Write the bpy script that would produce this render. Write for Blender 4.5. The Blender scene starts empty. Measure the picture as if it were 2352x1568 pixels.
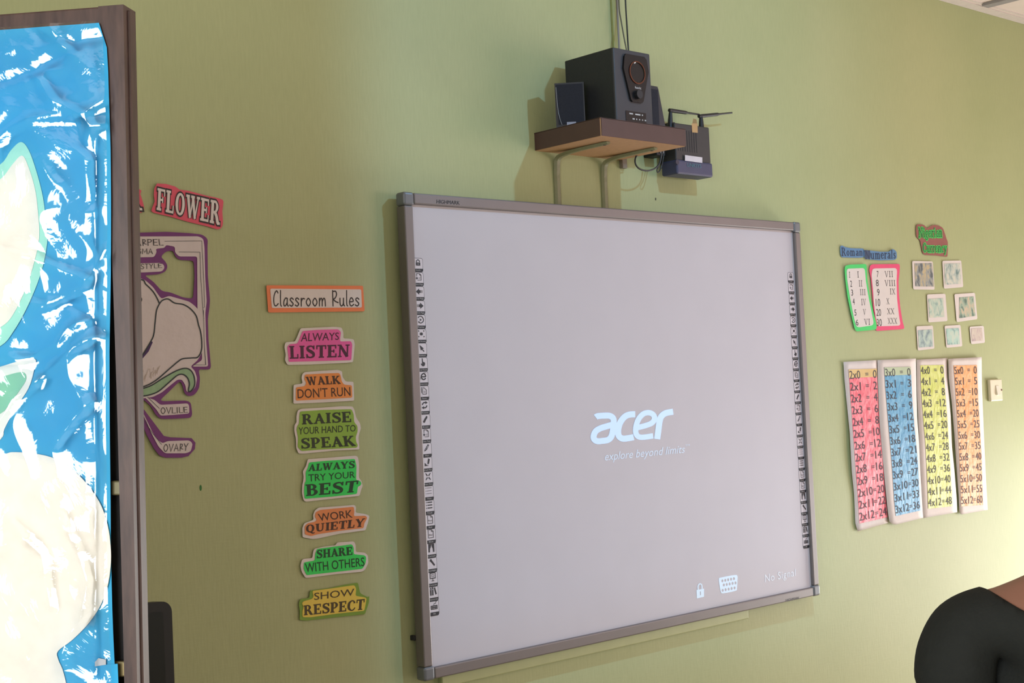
import bpy, bmesh, math, random
from mathutils import Vector, Matrix, Euler, noise
from mathutils.geometry import tessellate_polygon
random.seed(4)
S = bpy.context.scene
COL = S.collection
PI = math.pi

# ------------------------------------------------------------------ camera
FPX, CX, CY = 3266.667, 1176.0, 784.0
CAM_LOC = Vector((-2.28719, -2.94458, 1.52809))
CAM_ROT = Euler((1.60690583, 0.04625069, -0.73855019), 'XYZ')
cd = bpy.data.cameras.new('camera'); cd.sensor_width = 36; cd.lens = 50; cd.clip_start = .05
cam = bpy.data.objects.new('camera', cd); cam.location = CAM_LOC; cam.rotation_euler = CAM_ROT
COL.objects.link(cam); S.camera = cam

# ------------------------------------------------------------------ view + world + lights
S.view_settings.view_transform = 'Standard'; S.view_settings.look = 'None'
S.view_settings.exposure = 0.0; S.view_settings.gamma = 1.0
S.view_settings.use_curve_mapping = False
w = bpy.data.worlds.new('world'); S.world = w; w.use_nodes = True
w.node_tree.nodes['Background'].inputs[0].default_value = (.8, .88, 1, 1)
w.node_tree.nodes['Background'].inputs[1].default_value = .86

def area(name, loc, rot, sx, sy, power, col):
    l = bpy.data.lights.new(name, 'AREA'); l.shape = 'RECTANGLE'; l.size = sx; l.size_y = sy
    l.energy = power; l.color = col
    o = bpy.data.objects.new(name, l); o.location = loc; o.rotation_euler = rot; COL.objects.link(o); return o
# daylight through the window in the left wall and the doorway in the right wall; the sky looks in at the back windows
area('daylight_left_window', (-4.34, -3.35, 1.6), (0, -PI/2, 0), 1.4, 2.3, 126, (.95, .98, 1))
area('daylight_right_doorway', (4.54, -.95, .56), (0, PI/2, 0), 1.1, 1.1, 68, (1, .975, .967))
area('right_wall_fill', (4.54, -3.6, 1.75), (0, PI/2, 0), 1.3, 2.2, 74, (1, .70, .68))  # added warm fill that evens out the right side of the front wall
# the beam of the ceiling projector: a cone with a rectangular gate and an even field, as a projector throws
pl = bpy.data.lights.new('projector_beam', 'SPOT'); pl.spot_size = math.radians(150); pl.spot_blend = 0
pl.shadow_soft_size = .022; pl.energy = 22.2; pl.color = (.336, .66, 1.0)
po = bpy.data.objects.new('projector_beam', pl); po.location = (.90, -1.37, 2.90); po.rotation_euler = (PI/2, 0, 0)
COL.objects.link(po)
pl.use_nodes = True; nt = pl.node_tree
em = nt.nodes['Emission']; tc = nt.nodes.new('ShaderNodeTexCoord'); sp = nt.nodes.new('ShaderNodeSeparateXYZ')
nt.links.new(tc.outputs['Normal'], sp.inputs[0])
def lm(op, a, b=None):
    n = nt.nodes.new('ShaderNodeMath'); n.operation = op
    for i, v in enumerate((a, b)):
        if v is None: continue
        if isinstance(v, (int, float)): n.inputs[i].default_value = v
        else: nt.links.new(v, n.inputs[i])
    return n.outputs[0]
az = lm('ABSOLUTE', sp.outputs[2])
u_ = lm('DIVIDE', sp.outputs[0], az); v_ = lm('DIVIDE', sp.outputs[1], az)
def gate(v, lo, hi, soft):
    def mr(a, b):
        n = nt.nodes.new('ShaderNodeMapRange'); n.interpolation_type = 'SMOOTHSTEP'
        n.inputs['From Min'].default_value = a; n.inputs['From Max'].default_value = b
        nt.links.new(v, n.inputs['Value']); return n.outputs['Result']
    return lm('MULTIPLY', mr(lo - soft, lo + soft), mr(hi + soft, hi - soft))
def gate2(v, lo, hi, sl, sh_):
    def mr(a, b):
        n = nt.nodes.new('ShaderNodeMapRange'); n.interpolation_type = 'SMOOTHSTEP'
        n.inputs['From Min'].default_value = a; n.inputs['From Max'].default_value = b
        nt.links.new(v, n.inputs['Value']); return n.outputs['Result']
    return lm('MULTIPLY', mr(lo - sl, lo + sl), mr(hi + sh_, hi - sh_))
g = lm('MULTIPLY', gate2(u_, -.72, .86, .13, .42), gate(v_, -1.62, .22, .2))
st = lm('DIVIDE', g, lm('POWER', az, 3.0))
nt.links.new(st, em.inputs['Strength'])

# ------------------------------------------------------------------ helpers
MR = CAM_ROT.to_matrix()
def ray(px, py): return MR @ Vector(((px - CX)/FPX, -(py - CY)/FPX, -1))
def W(px, py, off=0.0):                       # photo point -> point on the plane `off` in front of the front wall
    d = ray(px, py); t = (-off - CAM_LOC.y)/d.y; return CAM_LOC + d*t
def at_depth(px, py, dep): return CAM_LOC + ray(px, py)*dep
def at_z(px, py, z):
    d = ray(px, py); return CAM_LOC + d*((z - CAM_LOC.z)/d.z)
def lin(c): return tuple(((v/255)/12.92 if v <= 10 else (((v/255)+.055)/1.055)**2.4) for v in c)
MATS = {}
def mat(name, c, rough=.6, var=.04, scale=30, metal=0, coat=0, bump=0, bscale=60, spec=.5, emit=0, c2=None, stretch=None):
    if name in MATS: return MATS[name]
    m = bpy.data.materials.new(name); m.use_nodes = True; t = m.node_tree
    b = t.nodes['Principled BSDF']; L = lin(c)
    tcn = t.nodes.new('ShaderNodeTexCoord'); src = tcn.outputs['Object']
    if stretch:
        mp = t.nodes.new('ShaderNodeMapping'); mp.inputs['Scale'].default_value = stretch
        t.links.new(src, mp.inputs[0]); src = mp.outputs[0]
    n = t.nodes.new('ShaderNodeTexNoise'); n.inputs['Scale'].default_value = scale; n.inputs['Detail'].default_value = 4
    t.links.new(src, n.inputs['Vector'])
    r = t.nodes.new('ShaderNodeValToRGB')
    L2 = lin(c2) if c2 else L
    r.color_ramp.elements[0].position = .3; r.color_ramp.elements[1].position = .7
    r.color_ramp.elements[0].color = tuple(max(0, v*(1 - var)) for v in L) + (1,)
    r.color_ramp.elements[1].color = tuple(min(1, v*(1 + var)) for v in L2) + (1,)
    t.links.new(n.outputs['Fac'], r.inputs[0]); t.links.new(r.outputs[0], b.inputs['Base Color'])
    b.inputs['Roughness'].default_value = rough; b.inputs['Metallic'].default_value = metal
    b.inputs['Coat Weight'].default_value = coat; b.inputs['Coat Roughness'].default_value = .08
    b.inputs['Specular IOR Level'].default_value = spec
    if emit:
        b.inputs['Emission Color'].default_value = L + (1,); b.inputs['Emission Strength'].default_value = emit
    if bump:
        nb = t.nodes.new('ShaderNodeTexNoise'); nb.inputs['Scale'].default_value = bscale; nb.inputs['Detail'].default_value = 5
        t.links.new(src, nb.inputs['Vector'])
        bp = t.nodes.new('ShaderNodeBump'); bp.inputs['Strength'].default_value = bump; bp.inputs['Distance'].default_value = .01
        t.links.new(nb.outputs['Fac'], bp.inputs['Height']); t.links.new(bp.outputs[0], b.inputs['Normal'])
    MATS[name] = m; return m

def tag(o, label=None, cat=None, group=None, kind=None):
    if label: o['label'] = label
    if cat: o['category'] = cat
    if group: o['group'] = group
    if kind: o['kind'] = kind
    return o
ROOT = {}
def thing(name, label, cat, loc, group=None):
    o = bpy.data.objects.new(name, None); o.empty_display_size = .05; o.location = loc; COL.objects.link(o)
    ROOT[o] = Vector(loc); return tag(o, label, cat, group)
def link(name, verts, faces, m, parent=None, smooth=False, mats=None, midx=None, clean=False):
    """one mesh object from world-space vertices"""
    verts = [Vector(v) for v in verts]
    if parent is not None: base = ROOT[parent]
    else:
        n = max(1, len(verts)); base = Vector((sum(v.x for v in verts)/n, sum(v.y for v in verts)/n, min(v.z for v in verts)))
    me = bpy.data.meshes.new(name); me.from_pydata([v - base for v in verts], [], faces)
    if clean:
        bm = bmesh.new(); bm.from_mesh(me); bmesh.ops.remove_doubles(bm, verts=bm.verts, dist=1e-5)
        bmesh.ops.recalc_face_normals(bm, faces=bm.faces); bm.to_mesh(me); bm.free()
    for x in (mats or [m]): me.materials.append(x)
    if midx:
        for p, k in zip(me.polygons, midx): p.material_index = k
    if smooth:
        for p in me.polygons: p.use_smooth = True
    o = bpy.data.objects.new(name, me); COL.objects.link(o)
    if parent is not None: o.parent = parent; ROOT[o] = base
    else: o.location = base; ROOT[o] = base
    return o

class MB:                                       # mesh collector, world space, several materials
    def __init__(s): s.v = []; s.f = []; s.k = []
    def add(s, v, f, k=0):
        n = len(s.v); s.v += [Vector(q) for q in v]; s.f += [tuple(i + n for i in q) for q in f]; s.k += [k]*len(f)
    def box(s, a, b, k=0, bevel=0, M=None, seg=2):
        a = Vector(a); b = Vector(b); bm = bmesh.new(); bmesh.ops.create_cube(bm, size=1)
        for v in bm.verts: v.co = Vector(((a.x+b.x)/2 + v.co.x*abs(b.x-a.x), (a.y+b.y)/2 + v.co.y*abs(b.y-a.y), (a.z+b.z)/2 + v.co.z*abs(b.z-a.z)))
        if bevel: bmesh.ops.bevel(bm, geom=bm.edges[:], offset=bevel, segments=seg, affect='EDGES', profile=.5)
        if M is not None: bmesh.ops.transform(bm, matrix=M, verts=bm.verts)
        bm.verts.index_update(); s.add([v.co.copy() for v in bm.verts], [[v.index for v in f.verts] for f in bm.faces], k); bm.free(); return s
    def tube(s, pts, r, k=0, n=10, smooth=0):
        pts = [Vector(p) for p in pts]
        if smooth: pts = catmull(pts, smooth)
        R = r if isinstance(r, (list, tuple)) else [r]*len(pts)
        if len(R) != len(pts): R = [R[0] + (R[-1]-R[0])*i/(len(pts)-1) for i in range(len(pts))]
        v = []; up = Vector((.31, .2, .93))
        for i, p in enumerate(pts):
            d = (pts[min(i+1, len(pts)-1)] - pts[max(i-1, 0)]).normalized()
            a = d.cross(up)
            if a.length < 1e-4: a = d.cross(Vector((1, 0, 0)))
            a.normalize(); c = d.cross(a)
            v += [p + (a*math.cos(2*PI*j/n) + c*math.sin(2*PI*j/n))*R[i] for j in range(n)]
        f = [(i*n+j, i*n+(j+1) % n, (i+1)*n+(j+1) % n, (i+1)*n+j) for i in range(len(pts)-1) for j in range(n)]
        f += [tuple(range(n))[::-1], tuple((len(pts)-1)*n + j for j in range(n))]
        s.add(v, f, k); return s
    def prism(s, poly, d, k=0):                 # 3D polygon extruded by vector d
        poly = [Vector(p) for p in poly]; d = Vector(d); n = len(poly)
        tri = tessellate_polygon([poly])
        s.add(poly + [p + d for p in poly], [tuple(t) for t in tri] + [tuple(i+n for i in t)[::-1] for t in tri] +
              [(i, (i+1) % n, n+(i+1) % n, n+i) for i in range(n)], k); return s
    def build(s, name, m, parent=None, smooth=False):
        ms = m if isinstance(m, list) else [m]
        return link(name, s.v, s.f, None, parent, smooth, ms, s.k)

def catmull(p, n):
    out = []
    for i in range(len(p)-1):
        a, b, c, d = p[max(i-1, 0)], p[i], p[i+1], p[min(i+2, len(p)-1)]
        for j in range(n):
            t = j/n
            out.append(.5*((2*b) + (c-a)*t + (2*a-5*b+4*c-d)*t*t + (3*b-a-3*c+d)*t**3))
    out.append(p[-1]); return out

class Ink:                                      # flat marks and cut paper, drawn in 2D and mapped onto a plane
    def __init__(s): s.v = []; s.f = []; s.k = []; s.n = 0
    def lift(s, F):                             # overlapping strokes lie a hair apart, as laid one over another
        d = Vector((0, -1e-5*(s.n % 24), 0)); s.n += 1
        return lambda x, y: F(x, y) + d
    def poly(s, pts, F, holes=(), k=0, thick=None):
        F = F if thick else s.lift(F)
        loops = [[Vector((p[0], p[1], 0)) for p in L] for L in [pts] + list(holes)]
        flat = [p for L in loops for p in L]
        tri = tessellate_polygon(loops); n = len(s.v)
        s.v += [F(p.x, p.y) for p in flat]; s.f += [tuple(i+n for i in t) for t in tri]; s.k += [k]*len(tri)
        if thick:
            n2 = len(s.v); s.v += [F(p.x, p.y) + thick for p in flat]
            s.f += [tuple(i+n2 for i in t) for t in tri]; s.k += [k]*len(tri); o = 0
            for L in loops:
                for i in range(len(L)):
                    j = (i+1) % len(L); s.f.append((n+o+i, n+o+j, n2+o+j, n2+o+i)); s.k.append(k)
                o += len(L)
        return s
    def stroke(s, pts, wd, F, k=0, smooth=0, cap=False, closed=False):
        F0 = F; F = s.lift(F)
        P = [Vector((p[0], p[1], p[2] if len(p) > 2 else wd)) for p in pts]
        if closed: P = [P[-1]] + P + [P[0], P[1]]
        if smooth: P = catmull(P, smooth)
        if closed and smooth: P = P[smooth:-smooth]
        elif closed: P = P[1:-1] + [P[1]]
        n = len(s.v); m = len(P)
        for i, p in enumerate(P):
            a = P[max(i-1, 0)]; b = P[min(i+1, m-1)]
            if closed and i in (0, m-1): a = P[-2]; b = P[1]
            d = Vector((b.x-a.x, b.y-a.y)); d = d.normalized() if d.length > 1e-9 else Vector((1, 0))
            q = Vector((-d.y, d.x)); h = p.z/2
            if 0 < i < m-1:
                d1 = Vector((p.x-a.x, p.y-a.y))
                if d1.length > 1e-9: h /= max(.55, d1.normalized().dot(d))
            e = Vector((0, -2e-6*i, 0)); s.v += [F(p.x+q.x*h, p.y+q.y*h) + e, F(p.x-q.x*h, p.y-q.y*h) + e]
        s.f += [(n+2*i, n+2*i+1, n+2*i+3, n+2*i+2) for i in range(m-1)]; s.k += [k]*(m-1)
        if cap:
            for p in (P[0], P[-1]): s.disc(p.x, p.y, p.z/2, F0, k, 10)
        return s
    def disc(s, x, y, r, F, k=0, n=14, ry=None):
        F = s.lift(F); c = len(s.v); ry = ry or r
        s.v += [F(x + r*math.cos(2*PI*i/n), y + ry*math.sin(2*PI*i/n)) for i in range(n)]
        s.f.append(tuple(range(c, c+n))); s.k.append(k); return s
    def rect(s, x0, y0, x1, y1, F, k=0):
        return s.poly([(x0, y0), (x1, y0), (x1, y1), (x0, y1)], F, k=k)
    def build(s, name, m, parent=None):
        return link(name, s.v, s.f, None, parent, False, m if isinstance(m, list) else [m], s.k)

def quad(bl, br, tr, tl, P):                    # unit square -> four photo points -> plane
    def F(u, v):
        x = (bl[0]*(1-u)+br[0]*u)*(1-v) + (tl[0]*(1-u)+tr[0]*u)*v
        y = (bl[1]*(1-u)+br[1]*u)*(1-v) + (tl[1]*(1-u)+tr[1]*u)*v
        return P(x, y)
    return F
def wallp(off): return lambda x, y: W(x, y, off)

# --- built-in sans letters
_tc = {}
def glyphs(body, bold=0, shear=0, space=1.0):
    key = (body, bold, shear, space)
    if key in _tc: return _tc[key]
    c = bpy.data.curves.new('text', 'FONT'); c.body = body; c.size = 1; c.offset = bold; c.shear = shear; c.space_character = space
    c.resolution_u = 3
    o = bpy.data.objects.new('text', c); COL.objects.link(o)
    dg = bpy.context.evaluated_depsgraph_get(); me = bpy.data.meshes.new_from_object(o.evaluated_get(dg))
    v = [(p.co.x, p.co.y) for p in me.vertices]; f = [tuple(p.vertices) for p in me.polygons]
    bpy.data.objects.remove(o); bpy.data.curves.remove(c); bpy.data.meshes.remove(me)
    _tc[key] = (v, f); return v, f
def sans(ink, body, F, k=0, **kw):
    cap = max(y for x, y in glyphs('H', kw.get('bold', 0))[0])
    v, f = glyphs(body, **kw); x0 = min(p[0] for p in v); x1 = max(p[0] for p in v); n = len(ink.v)
    ink.v += [F((x-x0)/(x1-x0), y/cap) for x, y in v]; ink.f += [tuple(i+n for i in q) for q in f]; ink.k += [k]*len(f)

# --- heavy slab letters drawn as weighted strokes: (advance, [(smooth, points)], [(serif x, y, half width)])
def st_(x, a=0, b=1, wd=.25): return (0, [(x, a, wd), (x, b, wd)])
SB = .05; STp = .95
SLAB = {
 'A': (.98, [(0, [(.17,.02,.13),(.5,.98,.13)]), (0, [(.45,.98,.2),(.78,.02,.27)]), (0, [(.28,.32,.1),(.66,.32,.1)])], [(.16,SB,.15),(.8,SB,.18)]),
 'B': (.86, [st_(.22), (5, [(.22,.95,.1),(.48,.94,.12),(.62,.75,.22),(.48,.55,.12),(.22,.53,.1)]), (5, [(.22,.53,.1),(.52,.52,.12),(.69,.29,.25),(.52,.06,.12),(.22,.05,.1)])], [(.2,SB,.19),(.2,STp,.19)]),
 'C': (.88, [(5, [(.76,.70,.17),(.66,.9,.12),(.45,.95,.12),(.22,.76,.22),(.17,.5,.25),(.22,.24,.22),(.45,.05,.12),(.68,.1,.12),(.82,.28,.09)])], []),
 'E': (.84, [st_(.22), (0, [(.2,.945,.11),(.76,.945,.11)]), (0, [(.71,1,.1),(.71,.70,.1)]), (0, [(.2,.5,.1),(.56,.5,.1)]), (0, [(.56,.63,.1),(.56,.37,.1)]), (0, [(.2,.055,.11),(.78,.055,.11)]), (0, [(.74,0,.1),(.74,.31,.1)])], [(.2,SB,.19),(.2,STp,.19)]),
 'F': (.78, [st_(.22), (0, [(.2,.945,.11),(.74,.945,.11)]), (0, [(.69,1,.1),(.69,.68,.1)]), (0, [(.2,.5,.1),(.54,.5,.1)]), (0, [(.54,.63,.1),(.54,.37,.1)])], [(.22,SB,.21),(.2,STp,.19)]),
 'H': (1.02, [st_(.23), st_(.79), (0, [(.2,.5,.12),(.8,.5,.12)])], [(.23,SB,.2),(.23,STp,.2),(.79,SB,.2),(.79,STp,.2)]),
 'I': (.5, [st_(.25)], [(.25,SB,.21),(.25,STp,.21)]),
 'K': (1.0, [st_(.22), (0, [(.3,.42,.13),(.76,.95,.13)]), (0, [(.42,.58,.2),(.82,.03,.27)])], [(.21,SB,.2),(.21,STp,.2),(.76,STp,.16),(.84,SB,.16)]),
 'L': (.8, [st_(.23), (0, [(.2,.055,.11),(.74,.055,.11)]), (0, [(.7,0,.1),(.7,.36,.1)])], [(.22,SB,.2),(.22,STp,.21)]),
 'N': (1.04, [st_(.21,0,1,.12), st_(.83,0,1,.12), (0, [(.2,.97,.2),(.82,.03,.25)])], [(.16,STp,.16),(.2,SB,.16),(.83,STp,.17)]),
 'O': (.98, [(-5, [(.17,.5,.25),(.26,.82,.19),(.48,.95,.11),(.7,.82,.19),(.79,.5,.25),(.7,.18,.19),(.48,.05,.11),(.26,.18,.19)])], []),
 'Q': (1.0, [(-5, [(.17,.5,.25),(.26,.82,.19),(.48,.95,.11),(.7,.82,.19),(.79,.5,.25),(.7,.18,.19),(.48,.05,.11),(.26,.18,.19)]), (4, [(.4,.12,.1),(.55,.02,.16),(.74,-.12,.16),(.95,-.08,.08)])], []),
 'P': (.84, [st_(.22), (5, [(.22,.95,.1),(.5,.94,.12),(.66,.71,.25),(.5,.46,.12),(.22,.44,.1)])], [(.23,SB,.21),(.2,STp,.19)]),
 'R': (.98, [st_(.22), (5, [(.22,.95,.1),(.5,.94,.12),(.64,.74,.23),(.5,.52,.12),(.22,.5,.1)]), (4, [(.4,.5,.14),(.6,.36,.22),(.72,.12,.24),(.84,.05,.16)])], [(.21,SB,.2),(.2,STp,.19),(.84,SB,.12)]),
 'S': (.84, [(5, [(.7,.72,.1),(.6,.9,.11),(.4,.945,.12),(.2,.84,.18),(.22,.66,.22),(.45,.52,.25),(.66,.36,.23),(.66,.16,.18),(.45,.055,.12),(.22,.1,.12),(.12,.3,.1)]), (0, [(.71,1,.09),(.71,.68,.09)]), (0, [(.12,.0,.09),(.12,.33,.09)])], []),
 'T': (.92, [st_(.46), (0, [(.06,.945,.11),(.86,.945,.11)]), (0, [(.1,1,.1),(.1,.68,.1)]), (0, [(.82,1,.1),(.82,.68,.1)])], [(.46,SB,.22)]),
 'U': (1.0, [(5, [(.23,.98,.25),(.23,.42,.25),(.3,.14,.2),(.5,.055,.13),(.7,.15,.12),(.77,.42,.12),(.77,.98,.12)])], [(.22,STp,.2),(.77,STp,.16)]),
 'V': (.9, [(0, [(.14,.98,.25),(.45,0,.2)]), (0, [(.45,0,.12),(.76,.98,.12)])], [(.14,STp,.17),(.76,STp,.15)]),
 'W': (1.3, [(0, [(.16,.98,.24),(.42,.0,.2)]), (0, [(.42,.0,.1),(.64,.98,.12)]), (0, [(.6,.98,.24),(.87,.0,.2)]), (0, [(.87,.0,.1),(1.12,.98,.12)])], [(.15,STp,.17),(.61,STp,.17),(1.12,STp,.15)]),
 'X': (.9, [(0, [(.16,.98,.24),(.74,.02,.24)]), (0, [(.72,.98,.12),(.16,.02,.12)])], [(.16,STp,.15),(.74,STp,.14),(.16,SB,.14),(.74,SB,.15)]),
 'Y': (.96, [(0, [(.16,.98,.23),(.48,.42,.23)]), (0, [(.48,.42,.12),(.8,.98,.12)]), (0, [(.48,.5,.25),(.48,0,.25)])], [(.15,STp,.17),(.81,STp,.15),(.48,SB,.21)]),
 'o': (.66, [(-5, [(.12,.34,.2),(.33,.64,.1),(.54,.34,.2),(.33,.04,.1)])], []),
 'n': (.76, [st_(.2,0,.66,.2), (4, [(.2,.48,.1),(.36,.63,.13),(.53,.58,.18),(.56,.4,.2),(.56,0,.2)])], [(.2,.04,.14),(.56,.04,.14),(.14,.63,.1)]),
 'm': (1.1, [st_(.2,0,.66,.19), (4, [(.2,.48,.1),(.36,.63,.13),(.5,.58,.17),(.53,.4,.19),(.53,0,.19)]), (4, [(.55,.48,.1),(.7,.63,.13),(.84,.58,.17),(.87,.4,.19),(.87,0,.19)])], [(.2,.04,.13),(.53,.04,.13),(.87,.04,.13),(.14,.63,.1)]),
 'r': (.54, [st_(.2,0,.66,.2), (4, [(.2,.45,.1),(.34,.62,.14),(.48,.58,.18)])], [(.2,.04,.15),(.14,.63,.1)]),
 'i': (.4, [st_(.2,0,.66,.2), (0, [(.2,.8,.2),(.2,.98,.2)])], [(.2,.04,.14),(.15,.63,.1)]),
 'l': (.4, [st_(.2,0,1,.2)], [(.2,.04,.14),(.15,.97,.1)]),
 'u': (.78, [(4, [(.19,.66,.2),(.19,.22,.2),(.3,.06,.14),(.45,.06,.1),(.56,.2,.1)]), st_(.57,0,.66,.2)], [(.15,.63,.1),(.53,.63,.1),(.62,.04,.1)]),
 'e': (.64, [(4, [(.14,.36,.09),(.5,.36,.09),(.5,.54,.15),(.33,.64,.11),(.16,.52,.19),(.13,.32,.2),(.22,.1,.16),(.38,.045,.11),(.56,.16,.08)])], []),
 'a': (.68, [(4, [(.16,.5,.14),(.3,.63,.12),(.46,.57,.17),(.5,.38,.2),(.5,.02,.19)]), (4, [(.5,.38,.08),(.27,.31,.12),(.16,.17,.18),(.26,.05,.14),(.46,.14,.09)])], [(.54,.04,.1)]),
 's': (.54, [(4, [(.44,.5,.09),(.33,.63,.1),(.16,.54,.15),(.22,.38,.18),(.4,.26,.18),(.4,.1,.14),(.24,.04,.1),(.1,.14,.09)])], []),
 'c': (.58, [(4, [(.5,.48,.15),(.34,.63,.11),(.17,.5,.18),(.13,.32,.2),(.2,.12,.17),(.36,.045,.11),(.53,.15,.08)])], []),
 'g': (.66, [(-5, [(.14,.42,.17),(.31,.63,.1),(.48,.42,.17),(.31,.22,.1)]), (0, [(.4,.6,.1),(.62,.62,.1)]), (4, [(.25,.22,.1),(.17,.1,.12),(.42,.04,.14),(.54,-.1,.14),(.32,-.25,.11),(.12,-.14,.13),(.22,.02,.09)])], []),
 'y': (.7, [(0, [(.15,.66,.2),(.37,.04,.17)]), (4, [(.56,.66,.1),(.37,.04,.12),(.25,-.2,.12),(.1,-.18,.16)])], [(.14,.63,.13),(.56,.63,.12)]),
}
def slab(ink, body, F, k=0, weight=1.0, grow=0.0, gap=.02, serif=.1):
    adv = 0; lay = []
    for ch in body:
        lay.append((ch, adv)); adv += (SLAB[ch][0] if ch != ' ' else .5) + gap
    x0, x1 = .02, adv - gap - .02
    def G(x, y): return F((x-x0)/(x1-x0), y)
    for ch, ax in lay:
        if ch == ' ': continue
        _, strokes, serifs = SLAB[ch]
        for sm, pts in strokes:
            P = [(x+ax, y, wd*weight+grow) for x, y, wd in pts]
            ink.stroke(P, .1, G, k, smooth=abs(sm), closed=sm < 0)
        for sx, sy, hw in serifs:
            t = serif/2 + grow/2; hh = hw*min(1, .55+.45*weight)
            ink.rect(ax+sx-hh-grow/2, sy-t, ax+sx+hh+grow/2, sy+t, G, k)

HAND = {
 'C': (.5, [(5, [(.42,.84),(.3,.98),(.14,.78),(.07,.42),(.13,.08),(.27,.02),(.44,.16)])]),
 'l': (.24, [(4, [(.1,1),(.1,.15),(.17,0)])]),
 'a': (.5, [(5, [(.38,.46),(.25,.52),(.1,.3),(.11,.06),(.22,.02),(.36,.22),(.38,.5)]), (3, [(.38,.5),(.38,.12),(.46,0)])]),
 's': (.42, [(5, [(.34,.43),(.2,.52),(.08,.42),(.2,.28),(.33,.14),(.2,0),(.04,.07)])]),
 'r': (.4, [(0, [(.09,.5),(.09,0)]), (4, [(.09,.28),(.2,.48),(.36,.46)])]),
 'o': (.5, [(-5, [(.07,.25),(.24,.5),(.42,.25),(.24,0)])]),
 'm': (.66, [(0, [(.08,.5),(.08,0)]), (4, [(.08,.28),(.2,.5),(.3,.4),(.31,0)]), (4, [(.31,.28),(.43,.5),(.54,.4),(.57,0)])]),
 'R': (.58, [(0, [(.1,1),(.12,0)]), (4, [(.1,.93),(.34,.95),(.42,.74),(.3,.52),(.12,.44)]), (4, [(.14,.44),(.32,.3),(.54,.22)])]),
 'u': (.5, [(4, [(.08,.5),(.09,.14),(.2,0),(.35,.14),(.37,.5)]), (3, [(.37,.5),(.38,.1),(.46,0)])]),
 'e': (.46, [(5, [(.07,.27),(.36,.3),(.3,.48),(.18,.52),(.07,.32),(.1,.08),(.22,0),(.4,.1)])]),
 'A': (.8, [(0, [(.06,0),(.36,1),(.7,0)]), (0, [(.18,.36),(.58,.36)])]),
 'E': (.66, [(0, [(.58,.97),(.1,.97),(.1,.03),(.6,.03)]), (0, [(.1,.52),(.5,.52)])]),
 'P': (.66, [(0, [(.1,0),(.1,1)]), (4, [(.1,.97),(.46,.95),(.56,.76),(.42,.55),(.1,.5)])]),
 'Q': (.7, [(0, [(.1,0),(.1,1)]), (4, [(.1,.97),(.46,.95),(.56,.76),(.42,.55),(.1,.5)]), (0, [(.25,.5),(.6,0)])]),
 'L': (.62, [(0, [(.1,1),(.1,.03),(.56,.03)])]),
 'S': (.66, [(5, [(.56,.82),(.36,1),(.12,.82),(.2,.58),(.46,.44),(.56,.2),(.34,0),(.08,.14)])]),
 'T': (.66, [(0, [(.04,.97),(.62,.97)]), (0, [(.33,.97),(.33,0)])]),
 'I': (.3, [(0, [(.14,1),(.14,0)])]),
 'G': (.76, [(5, [(.62,.84),(.38,1),(.1,.68),(.12,.24),(.4,0),(.62,.16),(.63,.44)]), (0, [(.4,.44),(.68,.44)])]),
 'M': (.92, [(0, [(.08,0),(.14,1),(.44,.3),(.74,1),(.82,0)])]),
 'Y': (.7, [(0, [(.04,1),(.34,.5),(.64,1)]), (0, [(.34,.5),(.32,0)])]),
 'O': (.8, [(-5, [(.08,.5),(.38,1),(.7,.5),(.38,0)])]),
 'V': (.72, [(0, [(.04,1),(.34,0),(.66,1)])]),
 'U': (.7, [(4, [(.1,1),(.1,.2),(.34,0),(.58,.2),(.6,1)])]),
 'c': (.76, [(5, [(.62,.84),(.38,1),(.1,.68),(.12,.24),(.4,0),(.64,.16)])]),
}
def hand(ink, body, F, wd, k=0, gap=.06):
    adv = 0; lay = []
    for ch in body: lay.append((ch, adv)); adv += (HAND[ch][0] if ch != ' ' else .35) + gap
    x1 = adv - gap
    for ch, ax in lay:
        if ch == ' ': continue
        for sm, pts in HAND[ch][1]:
            ink.stroke([(x+ax, y) for x, y in pts], wd, lambda x, y: F(x/x1, y), k, smooth=abs(sm), closed=sm < 0, cap=sm >= 0)

def crop(ox, oy, s): return lambda pts: [(ox + x/s, oy + y/s) for x, y in pts]
def rnd(pts, n=4): # smooth closed outline
    P = [Vector((p[0], p[1])) for p in pts]; m = len(P); out = []
    for i in range(m):
        a, b, c, d = P[i-1], P[i], P[(i+1) % m], P[(i+2) % m]
        for j in range(n):
            t = j/n; q = .5*((2*b)+(c-a)*t+(2*a-5*b+4*c-d)*t*t+(3*b-a-3*c+d)*t**3)
            out.append((q.x, q.y))
    return out

def soft(pts, r=4.0, n=3):                      # round the corners of a cut outline
    out = []; m = len(pts)
    for i in range(m):
        p = Vector(pts[i]); a = Vector(pts[i-1]); b = Vector(pts[(i+1) % m])
        da, db = (a-p), (b-p); ra = min(r, .45*da.length); rb = min(r, .45*db.length)
        q0 = p + da.normalized()*ra; q1 = p + db.normalized()*rb
        for j in range(n+1):
            t = j/n; q = q0*(1-t)**2 + p*2*t*(1-t) + q1*t*t; out.append((q.x, q.y))
    return out
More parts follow.
